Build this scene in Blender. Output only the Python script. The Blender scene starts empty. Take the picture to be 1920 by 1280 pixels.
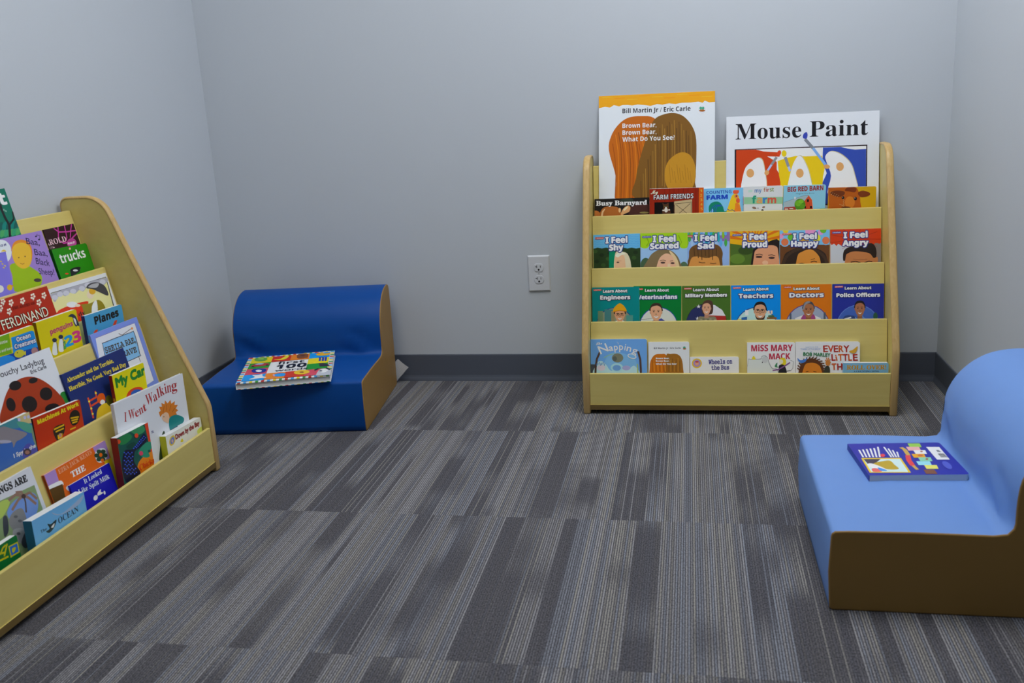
import bpy, bmesh, math, random
from mathutils import Vector, Matrix
from mathutils.geometry import tessellate_polygon
random.seed(7)
scene = bpy.context.scene
C = scene.collection

# ------------------------------------------------------------------ camera
cam_data = bpy.data.cameras.new('camera')
cam = bpy.data.objects.new('camera', cam_data)
C.objects.link(cam)
cam_data.sensor_width = 36.0
cam_data.lens = 32.683
cam_data.clip_start = 0.05
RX = (0.98186617, -0.00701815, -0.18944541)     # world x in lens axes (right, down, forward)
RY = (0.18151630, -0.25346871, 0.95016075)      # world y
RZ = (-0.05468685, -0.96731813, -0.24759844)    # world z
rot = Matrix(((RX[0], -RX[1], -RX[2]), (RY[0], -RY[1], -RY[2]), (RZ[0], -RZ[1], -RZ[2])))
cam.matrix_world = Matrix.Translation((0, -3.1882, 0.98)) @ rot.to_4x4()
cam_data.dof.use_dof = True
cam_data.dof.focus_distance = 2.85
cam_data.dof.aperture_fstop = 5.6
scene.camera = cam

# ------------------------------------------------------------------ world, lamp settings, exposure
world = bpy.data.worlds.new('world'); scene.world = world; world.use_nodes = True
world.node_tree.nodes['Background'].inputs[0].default_value = (0.55, 0.6, 0.7, 1)
world.node_tree.nodes['Background'].inputs[1].default_value = 0.02
vs = scene.view_settings
vs.view_transform = 'Standard'; vs.look = 'None'; vs.gamma = 1.0; vs.use_curve_mapping = False
vs.exposure = 0.19
LAMP_COLOR = (0.97, 0.985, 1.0)
LAMPS = [(0.20, -1.0, 10.9), (-1.05, -1.5, 6.2)]      # x, y, brightness
CEILING = 2.55

# ------------------------------------------------------------------ helpers
def lin(v): return v / 12.92 if v <= 0.04045 else ((v + 0.055) / 1.055) ** 2.4
def rgb(r, g, b, k=1.0): return tuple(min(0.92, lin(c / 255.0) * k) for c in (r, g, b)) + (1.0,)
def ink(c, k=1.5): return rgb(c[0], c[1], c[2], k)

def material(name, color=(0.5, 0.5, 0.5, 1), rough=0.5, spec=0.4):
    m = bpy.data.materials.new(name); m.use_nodes = True
    p = m.node_tree.nodes['Principled BSDF']
    p.inputs['Base Color'].default_value = color
    p.inputs['Roughness'].default_value = rough
    p.inputs['Specular IOR Level'].default_value = spec
    return m, m.node_tree, p

def add_noise_bump(nt, p, scale, strength, dist=0.002, detail=4):
    tc = nt.nodes.new('ShaderNodeTexCoord'); n = nt.nodes.new('ShaderNodeTexNoise'); b = nt.nodes.new('ShaderNodeBump')
    n.inputs['Scale'].default_value = scale; n.inputs['Detail'].default_value = detail
    b.inputs['Strength'].default_value = strength; b.inputs['Distance'].default_value = dist
    nt.links.new(tc.outputs['Object'], n.inputs['Vector']); nt.links.new(n.outputs['Fac'], b.inputs['Height']); nt.links.new(b.outputs['Normal'], p.inputs['Normal'])
    return n

def empty(name, loc=(0, 0, 0), rotz=0.0, label=None, cat=None, group=None):
    o = bpy.data.objects.new(name, None); C.objects.link(o)
    o.empty_display_size = 0.05
    o.location = loc; o.rotation_euler = (0, 0, rotz)
    if label: o['label'] = label
    if cat: o['category'] = cat
    if group: o['group'] = group
    return o

def link_mesh(name, me, mats, parent=None, label=None):
    for m in mats: me.materials.append(m)
    o = bpy.data.objects.new(name, me); C.objects.link(o)
    if parent is not None: o.parent = parent
    if label: o['label'] = label
    return o

def obj_bm(name, bm, mats, parent=None, label=None, smooth=False, bevel=0.0, seg=2):
    if bevel > 0:
        bmesh.ops.bevel(bm, geom=list(bm.edges), offset=bevel, segments=seg, affect='EDGES', profile=0.5, clamp_overlap=True)
    bmesh.ops.recalc_face_normals(bm, faces=bm.faces)
    me = bpy.data.meshes.new(name); bm.to_mesh(me); bm.free()
    if smooth:
        for f in me.polygons: f.use_smooth = True
    return link_mesh(name, me, mats if isinstance(mats, (list, tuple)) else [mats], parent, label)

def add_box(bm, x0, y0, z0, x1, y1, z1, mi=0):
    vs_ = [bm.verts.new(p) for p in ((x0, y0, z0), (x1, y0, z0), (x1, y1, z0), (x0, y1, z0), (x0, y0, z1), (x1, y0, z1), (x1, y1, z1), (x0, y1, z1))]
    for q in ((3, 2, 1, 0), (4, 5, 6, 7), (0, 1, 5, 4), (1, 2, 6, 5), (2, 3, 7, 6), (3, 0, 4, 7)):
        f = bm.faces.new([vs_[i] for i in q]); f.material_index = mi

def add_prism(bm, pts, x0, x1, mi=0):
    """profile pts are (y, z); extruded from x0 to x1"""
    a = [bm.verts.new((x0, y, z)) for y, z in pts]; b = [bm.verts.new((x1, y, z)) for y, z in pts]
    n = len(pts)
    fs = [bm.faces.new(a), bm.faces.new(b[::-1])]
    for i in range(n): fs.append(bm.faces.new((a[i], b[i], b[(i + 1) % n], a[(i + 1) % n])))
    for f in fs: f.material_index = mi

def structure(o, label, cat):
    o['kind'] = 'structure'; o['label'] = label; o['category'] = cat
    return o

# ------------------------------------------------------------------ materials
def make_wall_paint(name, color):
    m, nt, p = material(name, color, 0.55, 0.25)
    add_noise_bump(nt, p, 220, 0.12, 0.001)
    return m
WALL = make_wall_paint('grey_wall_paint', (0.572, 0.612, 0.662, 1))
CEIL = make_wall_paint('white_ceiling_tile', (0.75, 0.75, 0.74, 1))
BASE, _nt, _p = material('charcoal_rubber_base', rgb(53, 57, 65, 2.7), 0.42, 0.45)

def make_wood(name, c1, c2, scale, stretch):
    m, nt, p = material(name, c1, 0.36, 0.4)
    N = nt.nodes.new; Lk = nt.links.new
    tc = N('ShaderNodeTexCoord'); mp = N('ShaderNodeMapping'); mp.inputs['Scale'].default_value = stretch
    n1 = N('ShaderNodeTexNoise'); n1.inputs['Scale'].default_value = scale; n1.inputs['Detail'].default_value = 6; n1.inputs['Distortion'].default_value = 0.6
    cr = N('ShaderNodeValToRGB'); cr.color_ramp.elements[0].position = 0.35; cr.color_ramp.elements[1].position = 0.7
    cr.color_ramp.elements[0].color = c2; cr.color_ramp.elements[1].color = c1
    Lk(tc.outputs['Object'], mp.inputs['Vector']); Lk(mp.outputs['Vector'], n1.inputs['Vector']); Lk(n1.outputs['Fac'], cr.inputs['Fac']); Lk(cr.outputs['Color'], p.inputs['Base Color'])
    return m
LAMINATE = make_wood('maple_laminate', rgb(178, 163, 98, 1.62), rgb(173, 157, 92, 1.62), 3.0, (1.0, 8.0, 14.0))
EDGEWOOD = make_wood('birch_edge_ply', rgb(180, 153, 102, 1.4), rgb(168, 138, 86, 1.4), 4.0, (30.0, 30.0, 1.2))

RAILWOOD = make_wood('dark_ply_edge', rgb(112, 92, 50, 1.2), rgb(100, 80, 42, 1.2), 4.0, (2.0, 30.0, 30.0))

def make_vinyl(name, color, rough, spec=0.4):
    m, nt, p = material(name, color, rough, spec)
    tc = nt.nodes.new('ShaderNodeTexCoord'); n = nt.nodes.new('ShaderNodeTexNoise'); n2 = nt.nodes.new('ShaderNodeTexNoise')
    n.inputs['Scale'].default_value = 600; n2.inputs['Scale'].default_value = 5; n2.inputs['Detail'].default_value = 2
    b = nt.nodes.new('ShaderNodeBump'); b.inputs['Strength'].default_value = 0.12; b.inputs['Distance'].default_value = 0.0005
    b2 = nt.nodes.new('ShaderNodeBump'); b2.inputs['Strength'].default_value = 0.25; b2.inputs['Distance'].default_value = 0.02
    for k in (n, n2): nt.links.new(tc.outputs['Object'], k.inputs['Vector'])
    nt.links.new(n2.outputs['Fac'], b2.inputs['Height']); nt.links.new(n.outputs['Fac'], b.inputs['Height'])
    nt.links.new(b2.outputs['Normal'], b.inputs['Normal']); nt.links.new(b.outputs['Normal'], p.inputs['Normal'])
    return m
NAVY = make_vinyl('dark_blue_vinyl', rgb(5, 64, 134, 1.3), 0.48, 0.22)
SKY = make_vinyl('light_blue_vinyl', rgb(108, 146, 208, 1.1), 0.5, 0.25)
TAN = make_vinyl('tan_vinyl', rgb(132, 101, 52, 1.45), 0.48, 0.3)

PRINT, _nt, _p = material('printed_cover', (0.8, 0.8, 0.8, 1), 0.38, 0.35)
_at = _nt.nodes.new('ShaderNodeAttribute'); _at.attribute_name = 'ink'
_nt.links.new(_at.outputs['Color'], _p.inputs['Base Color'])
PAGES, _nt, _p = material('page_paper', (0.74, 0.75, 0.75, 1), 0.7, 0.2)
PLASTIC, _nt, _p = material('white_plastic', rgb(205, 208, 214, 1.1), 0.35, 0.45)
SLOT, _nt, _p = material('dark_slot', (0.012, 0.012, 0.014, 1), 0.5, 0.2)
METAL, _nt, _p = material('painted_screw', rgb(190, 192, 196), 0.3, 0.5)

def make_carpet():
    m, nt, p = material('striped_carpet_tile', (0.1, 0.1, 0.1, 1), 0.95, 0.1)
    N = nt.nodes.new; Lk = nt.links.new
    def math_(op, a, b=None, c=None):
        n = N('ShaderNodeMath'); n.operation = op
        for i, v in enumerate((a, b, c)):
            if v is None: continue
            if isinstance(v, (int, float)): n.inputs[i].default_value = v
            else: Lk(v, n.inputs[i])
        return n.outputs[0]
    def comb(x, y, z=0.0):
        n = N('ShaderNodeCombineXYZ')
        for i, v in enumerate((x, y, z)):
            if isinstance(v, (int, float)): n.inputs[i].default_value = v
            else: Lk(v, n.inputs[i])
        return n.outputs[0]
    def white(vec, dim='2D'):
        n = N('ShaderNodeTexWhiteNoise'); n.noise_dimensions = dim
        Lk(vec, n.inputs['Vector']); return n
    def smooth(v, a, b, to0=0.0, to1=1.0):
        n = N('ShaderNodeMapRange'); n.interpolation_type = 'SMOOTHSTEP'; Lk(v, n.inputs[0])
        for i, q in enumerate((a, b, to0, to1)): n.inputs[i + 1].default_value = q
        return n.outputs[0]
    tc = N('ShaderNodeTexCoord'); sp = N('ShaderNodeSeparateXYZ'); Lk(tc.outputs['Object'], sp.inputs[0])
    x, y = sp.outputs[0], sp.outputs[1]
    T = 0.607
    row = math_('FLOOR', math_('DIVIDE', math_('ADD', y, 0.526 + 20 * T), T))
    col = math_('FLOOR', math_('DIVIDE', math_('ADD', x, 0.2 + 20 * T), T))
    tile = white(comb(row, col)).outputs['Value']
    pitch = 0.0052
    li = math_('FLOOR', math_('DIVIDE', x, pitch))
    fr = math_('FRACT', math_('DIVIDE', math_('ADD', x, 10 * pitch * 100), pitch))
    prof = smooth(math_('ABSOLUTE', math_('SUBTRACT', fr, 0.5)), 0.42, 0.17)
    lrnd = white(comb(li, row)); lv = lrnd.outputs['Value']
    # bands of yarn, each tile shifted
    vor = N('ShaderNodeTexVoronoi'); vor.voronoi_dimensions = '1D'; vor.feature = 'F1'; vor.inputs['Scale'].default_value = 1.0
    xb = math_('ADD', math_('MULTIPLY', math_('MULTIPLY', li, pitch), 22.0), math_('MULTIPLY', tile, 57.0))
    Lk(xb, vor.inputs['W'])
    sc = N('ShaderNodeSeparateColor'); Lk(vor.outputs['Color'], sc.inputs[0])
    band = sc.outputs[0]; band2 = sc.outputs[1]
    nz = N('ShaderNodeTexNoise'); nz.noise_dimensions = '2D'; nz.inputs['Scale'].default_value = 1.0; nz.inputs['Detail'].default_value = 1.0
    Lk(comb(math_('ADD', math_('MULTIPLY', band, 91.0), math_('MULTIPLY', tile, 13.0)), math_('MULTIPLY', y, 2.6)), nz.inputs['Vector'])
    dens = smooth(math_('ADD', nz.outputs['Fac'], math_('MULTIPLY', math_('SUBTRACT', band2, 0.44), 0.62)), 0.32, 0.55, 0.16, 1.0)
    # single bright threads that survive inside dark bands
    thread = math_('MULTIPLY', smooth(lv, 0.90, 0.93), 0.55)
    amp = math_('MULTIPLY', math_('MAXIMUM', dens, thread), math_('MULTIPLY_ADD', lv, 0.55, 0.50))
    fib = N('ShaderNodeTexNoise'); fib.inputs['Scale'].default_value = 260; fib.inputs['Detail'].default_value = 3
    mpf = N('ShaderNodeMapping'); mpf.inputs['Scale'].default_value = (1.6, 0.8, 1); Lk(tc.outputs['Object'], mpf.inputs[0]); Lk(mpf.outputs[0], fib.inputs['Vector'])
    fibv = smooth(fib.outputs['Fac'], 0.3, 0.7, 0.45, 1.35)
    fac = math_('MULTIPLY', math_('MULTIPLY', prof, amp), fibv)
    dk = N('ShaderNodeMix'); dk.data_type = 'RGBA'; dk.blend_type = 'MULTIPLY'; dk.inputs[0].default_value = 1.0
    dk.inputs[6].default_value = CARPET_DARK
    g = N('ShaderNodeCombineColor'); 
    for i in range(3): Lk(fibv, g.inputs[i])
    Lk(g.outputs[0], dk.inputs[7])
    lc = N('ShaderNodeValToRGB'); lc.color_ramp.interpolation = 'CONSTANT'
    e = lc.color_ramp.elements; e[0].position = 0.0; e[0].color = CARPET_LIGHT[0]; e[1].position = 0.45; e[1].color = CARPET_LIGHT[1]
    e2 = e.new(0.72); e2.color = CARPET_LIGHT[2]
    sc2 = N('ShaderNodeSeparateColor'); Lk(lrnd.outputs['Color'], sc2.inputs[0]); Lk(sc2.outputs[1], lc.inputs[0])
    mx = N('ShaderNodeMix'); mx.data_type = 'RGBA'; Lk(fac, mx.inputs[0]); Lk(dk.outputs[2], mx.inputs[6]); Lk(lc.outputs[0], mx.inputs[7])
    Lk(mx.outputs[2], p.inputs['Base Color'])
    bp = N('ShaderNodeBump'); bp.inputs['Strength'].default_value = 0.5; bp.inputs['Distance'].default_value = 0.002
    Lk(math_('ADD', math_('MULTIPLY', prof, 0.4), fib.outputs['Fac']), bp.inputs['Height']); Lk(bp.outputs[0], p.inputs['Normal'])
    return m
CARPET_DARK = rgb(72, 71, 76, 1.25)
CARPET_LIGHT = [rgb(150, 149, 151, 1.12), rgb(150, 147, 141, 1.12), rgb(134, 138, 147, 1.12)]
CARPET = make_carpet()

# ------------------------------------------------------------------ the room
XL, XR, YB, YF = -1.715, 0.804, 0.010, -6.2
def wall(name, x0, y0, x1, y1, label, mat=None):
    bm = bmesh.new(); add_box(bm, x0, y0, 0, x1, y1, CEILING)
    return structure(obj_bm(name, bm, mat or WALL), label, 'wall')
wall('wall_back', XL - .1, YB, XR + .1, YB + .1, 'pale grey painted wall behind the wooden book rack')
wall('wall_left', XL - .1, YF, XL, YB, 'pale grey painted side wall behind the left book rack')
wall('wall_right', XR, YF, XR + .1, YB, 'pale grey painted side wall behind the light blue seat')
wall('wall_front', XL - .1, YF - .1, XR + .1, YF, 'pale grey painted wall closing the room opposite the book rack')
bm = bmesh.new(); add_box(bm, XL - .1, YF - .1, -.1, XR + .1, YB + .1, 0)
structure(obj_bm('floor', bm, CARPET), 'grey striped carpet tile floor', 'floor')
bm = bmesh.new(); add_box(bm, XL - .1, YF - .1, CEILING, XR + .1, YB + .1, CEILING + .1)
structure(obj_bm('ceiling', bm, CEIL), 'white ceiling over the room', 'ceiling')

def baseboard(name, a, b, inward, label):
    """cove base: thin strip with a curved toe, along a->b, growing towards 'inward'"""
    prof = [(0, 0), (.0095, 0), (.0092, .003), (.0075, .009), (.0055, .015), (.0042, .022), (.004, .097), (.003, .1), (0, .1)]
    bm = bmesh.new(); A, B, n = Vector(a), Vector(b), Vector(inward)
    va = [bm.verts.new(A + n * d + Vector((0, 0, z))) for d, z in prof]; vb = [bm.verts.new(B + n * d + Vector((0, 0, z))) for d, z in prof]
    for i in range(len(prof) - 1): bm.faces.new((va[i], va[i + 1], vb[i + 1], vb[i]))
    bm.faces.new(va); bm.faces.new(vb[::-1])
    return structure(obj_bm(name, bm, BASE), label, 'baseboard')
baseboard('baseboard_back', (XL, YB, 0), (XR, YB, 0), (0, -1, 0), 'charcoal rubber baseboard along the back wall')
baseboard('baseboard_left', (XL, YF, 0), (XL, YB, 0), (1, 0, 0), 'charcoal rubber baseboard along the left wall')
baseboard('baseboard_right', (XR, YF, 0), (XR, YB, 0), (-1, 0, 0), 'charcoal rubber baseboard along the right wall')

# ceiling lights
def lit_diffuser(strength):
    m = bpy.data.materials.new('lit_diffuser'); m.use_nodes = True
    nt = m.node_tree; nt.nodes.clear()
    e = nt.nodes.new('ShaderNodeEmission'); o = nt.nodes.new('ShaderNodeOutputMaterial')
    e.inputs[0].default_value = LAMP_COLOR + (1,); e.inputs[1].default_value = strength
    nt.links.new(e.outputs[0], o.inputs[0])
    return m
for k, (lx, ly, strength) in enumerate(LAMPS):
    t = empty('ceiling_light', (lx, ly, CEILING - .03), 0, 'white framed light panel on the ceiling ' + ('nearer the right wall' if k == 0 else 'nearer the left wall'), 'ceiling light')
    bm = bmesh.new(); w, d = .3, .6
    for q in ((-w - .02, -d - .02, w + .02, -d), (-w - .02, d, w + .02, d + .02), (-w - .02, -d, -w, d), (w, -d, w + .02, d)): add_box(bm, q[0], q[1], -.004, q[2], q[3], .03)
    obj_bm('frame', bm, PLASTIC, t)
    bm = bmesh.new(); add_box(bm, -w, -d, .0, w, d, .01); obj_bm('diffuser', bm, lit_diffuser(strength), t)

# ------------------------------------------------------------------ wall outlet
def disc(bm, cx, cz, r, y0, y1, flat=None, n=24, rz=None):
    pts = []
    for i in range(n):
        a = 2 * math.pi * i / n; xx, zz = r * math.cos(a), (rz or r) * math.sin(a)
        if flat: zz = max(-flat, min(flat, zz))
        pts.append((cx + xx, cz + zz))
    A = [bm.verts.new((x, y0, z)) for x, z in pts]; B = [bm.verts.new((x, y1, z)) for x, z in pts]
    bm.faces.new(A); bm.faces.new(B[::-1])
    for i in range(n): bm.faces.new((A[i], A[(i + 1) % n], B[(i + 1) % n], B[i]))
t = empty('wall_outlet', (-.526, YB, .395), 0, 'white double electrical outlet on the back wall', 'outlet')
bm = bmesh.new()
w, h = .0395, .064
a = [bm.verts.new(p) for p in ((-w, 0, -h), (w, 0, -h), (w, 0, h), (-w, 0, h))]; b = [bm.verts.new(p) for p in ((-w + .001, -.0035, -h + .001), (w - .001, -.0035, -h + .001), (w - .001, -.0035, h - .001), (-w + .001, -.0035, h - .001))]
c = [bm.verts.new(p) for p in ((-w + .004, -.0065, -h + .004), (w - .004, -.0065, -h + .004), (w - .004, -.0065, h - .004), (-w + .004, -.0065, h - .004))]
for u, v in ((a, b), (b, c)):
    for i in range(4): bm.faces.new((u[i], u[(i + 1) % 4], v[(i + 1) % 4], v[i]))
bm.faces.new(c); bm.faces.new(a[::-1])
obj_bm('faceplate', bm, PLASTIC, t)
for zc in (.021, -.021):
    bm = bmesh.new(); disc(bm, 0, zc, .0172, -.006, -.0085, flat=.0135)
    r = obj_bm('receptacle', bm, PLASTIC, t, bevel=.0006)
    bm = bmesh.new(); add_box(bm, -.0075, -.0087, zc - .001, -.0055, -.0084, zc + .0085); add_box(bm, -.0125, -.0087, zc + .0025, -.0075, -.0084, zc + .0047); obj_bm('slot', bm, SLOT, r)
    bm = bmesh.new(); add_box(bm, .0055, -.0087, zc - .0002, .0075, -.0084, zc + .0078); obj_bm('slot', bm, SLOT, r)
    bm = bmesh.new(); disc(bm, 0, zc - .0072, .0034, -.0087, -.0084, n=14); obj_bm('ground_hole', bm, SLOT, r)
bm = bmesh.new(); disc(bm, 0, 0, .003, -.0064, -.0074, n=14); obj_bm('screw', bm, METAL, t)

# ------------------------------------------------------------------ book racks
W_IN, PT = .908, .022
SLANT = .20; NS = math.hypot(1, SLANT)
LIPS = [(.33, .762), (.252, .603), (.172, .442), (.094, .281), (.012, .134)]
FLOORS = [.545, .384, .223, .085]
def arc(cx, cz, r, a0, a1, n): return [(cx + r * math.cos(math.radians(a0 + (a1 - a0) * i / n)), cz + r * math.sin(math.radians(a0 + (a1 - a0) * i / n))) for i in range(n + 1)]
RACK_PROFILE = [(.003, 0), (.0, .006), (0, .190), (.003, .206), (.010, .224), (.165, .618)] + arc(.283, .727, .072, 157, 90, 8) + arc(.337, .775, .024, 90, 0, 5) + [(.361, .006), (.358, 0)]
def make_rack(loc, rz, label):
    t = empty('book_display_rack', loc, rz, label, 'book rack')
    for s in (0, 1):
        x0 = -PT if s == 0 else W_IN
        bm = bmesh.new(); n = len(RACK_PROFILE)
        # rounded edge band around a flat laminate face
        cx = sum(p[0] for p in RACK_PROFILE) / n; cz = sum(p[1] for p in RACK_PROFILE) / n
        def inset(d):
            out = []
            for i in range(n):
                p0, p1, p2 = Vector(RACK_PROFILE[i - 1]), Vector(RACK_PROFILE[i]), Vector(RACK_PROFILE[(i + 1) % n])
                t1, t2 = (p1 - p0).normalized(), (p2 - p1).normalized()
                m = (Vector((-t1.y, t1.x)) + Vector((-t2.y, t2.x))).normalized()
                k = max(.5, m.dot(Vector((-t1.y, t1.x))))
                out.append(p1 - m * d / k)
            return out
        sgn = 1 if sum(RACK_PROFILE[i - 1][0] * RACK_PROFILE[i][1] - RACK_PROFILE[i][0] * RACK_PROFILE[i - 1][1] for i in range(n)) < 0 else -1
        rings = []
        for xo, d in ((.0012, .0062), (0, .0052), (.0, .004), (.0018, .0012), (.005, 0), (PT - .005, 0), (PT - .0018, .0012), (PT, .004), (PT, .0052), (PT - .0012, .0062)):
            rings.append([bm.verts.new((x0 + xo, p[0], p[1])) for p in inset(d * sgn)])
        for k in range(len(rings) - 1):
            for i in range(n):
                f = bm.faces.new((rings[k][i], rings[k + 1][i], rings[k + 1][(i + 1) % n], rings[k][(i + 1) % n])); f.material_index = 1; f.smooth = True
        f = bm.faces.new(rings[0]); f.material_index = 0
        f = bm.faces.new(rings[-1][::-1]); f.material_index = 0
        obj_bm('side_panel', bm, [LAMINATE, EDGEWOOD], t)
    for k, (d, z) in enumerate(LIPS[:4]):
        th = .010
        zb = FLOORS[k] - .009
        f = lambda zz: d - SLANT * (z - zz)
        bm = bmesh.new(); add_prism(bm, [(f(zb), zb), (f(z), z), (f(z) + th, z), (f(zb) + th, zb)], 0.0006, W_IN - .0006)
        obj_bm('back_panel' if k == 0 else 'shelf_panel', bm, LAMINATE, t, bevel=.0012, seg=2)
        d2 = LIPS[k + 1][0] - SLANT * (LIPS[k + 1][1] - FLOORS[k]) + .0105
        if k == 3: d2 = .0145
        bm = bmesh.new(); add_box(bm, .0006, d2, FLOORS[k] - .009, W_IN - .0006, f(FLOORS[k]) - .0006, FLOORS[k])
        obj_bm('shelf_ledge', bm, LAMINATE, t)
    bm = bmesh.new(); add_box(bm, .0006, .004, .0312, W_IN - .0006, .014, .134)
    obj_bm('front_panel', bm, LAMINATE, t, bevel=.0012)
    bm = bmesh.new(); add_box(bm, .0006, .0015, .0150, W_IN - .0006, .34, .0312)
    bm.faces.ensure_lookup_table(); bm.faces[2].material_index = 1
    obj_bm('bottom_panel', bm, [LAMINATE, RAILWOOD], t)
    return t
make_rack((-.320, -.361, 0), 0, 'wooden tiered book rack full of books against the back wall')
make_rack((-1.3435, -1.799, 0), math.pi / 2, 'wooden tiered book rack along the left wall, cut off by the frame')

# ------------------------------------------------------------------ foam seats
def spline(pts, n):
    out = []
    for i in range(len(pts) - 1):
        p0, p1, p2, p3 = (Vector(pts[max(i - 1, 0)]), Vector(pts[i]), Vector(pts[i + 1]), Vector(pts[min(i + 2, len(pts) - 1)]))
        for k in range(n):
            t_ = k / n
            out.append(.5 * ((2 * p1) + (p2 - p0) * t_ + (2 * p0 - 5 * p1 + 4 * p2 - p3) * t_ ** 2 + (3 * p1 - p0 - 3 * p2 + p3) * t_ ** 3))
    out.append(Vector(pts[-1])); return out
def seat_profile():
    p = [(.006, 0), (.001, .004), (0, .02), (-.003, .08), (0, .154), (.0015, .160), (.007, .1645), (.03, .166), (.15, .1675), (.285, .1655), (.308, .169), (.3175, .180)]
    p += [(v.x, v.y) for v in spline([(.3195, .19), (.320, .235), (.325, .275), (.342, .313), (.37, .345), (.405, .367), (.44, .377), (.475, .380), (.495, .377), (.505, .368)], 3)]
    p += [(.510, .35), (.512, .2), (.509, .02), (.505, .004), (.5, 0)]
    return p
def make_seat(loc, rz, width, blue, label):
    t = empty('foam_seat', loc, rz, label, 'seat')
    P = seat_profile(); n = len(P); NX = 24
    bm = bmesh.new(); rings = []
    for i in range(NX + 1):
        u = i / NX; x = -width / 2 + width * u
        ring = []
        for (d, z) in P:
            e = 1 - abs(2 * u - 1) ** 8
            dz = 0; dd = 0
            if .03 < d < .3 and z > .15: dz = .0035 * e                      # puffed seat
            if z > .17 and d < .40: dd = -.004 * e                            # puffed back
            if .15 < d < .38 and z < .26 and z > .15:                          # pulled folds near both ends of the crease
                for uc, amp in ((.10, .006), (.84, -.005)):
                    dd += amp * math.exp(-((u - uc) / .09) ** 2) * math.sin((d + z) * 70 + u * 26)
            ring.append(bm.verts.new((x, d + dd, z + dz)))
        rings.append(ring)
    for i in range(NX):
        for k in range(n):
            bm.faces.new((rings[i][k], rings[i + 1][k], rings[i + 1][(k + 1) % n], rings[i][(k + 1) % n]))
    obj_bm('blue_cover', bm, blue, t, smooth=True)
    # tan end caps, slightly puffed
    for s in (-1, 1):
        bm = bmesh.new(); prev = None
        def ins(d):
            out = []
            for i in range(n):
                p0, p1, p2 = Vector(P[i - 1]), Vector(P[i]), Vector(P[(i + 1) % n])
                t1, t2 = (p1 - p0).normalized(), (p2 - p1).normalized()
                m = (Vector((t1.y, -t1.x)) + Vector((t2.y, -t2.x))).normalized()
                out.append(p1 + m * d)
            return out
        for d, xo in ((0, .0), (.0006, .0016), (.0016, .0026), (.0034, .003)):
            q2 = ins(d); ring = [bm.verts.new((s * (width / 2 + xo), q.x, q.y)) for q in q2]
            if prev:
                for k in range(n): bm.faces.new((prev[k], prev[(k + 1) % n], ring[(k + 1) % n], ring[k])).smooth = True
            prev = ring
        for tr in tessellate_polygon([[Vector((q.x, q.y, 0)) for q in q2]]): bm.faces.new([prev[i] for i in tr])
        obj_bm('side_panel', bm, TAN, t, label='tan vinyl end panel')
    return t
ca, sa = math.cos(math.radians(6.5)), math.sin(math.radians(6.5))
navy_seat = make_seat((-1.009 - .265 * ca, -.541 - .265 * sa, 0), math.radians(6.5), .518, NAVY, 'dark blue foam seat with tan ends in the corner, book on its seat')
make_seat((.257, -1.2385, 0), -math.pi / 2, .518, SKY, 'light blue foam seat with tan ends against the right wall')

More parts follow.
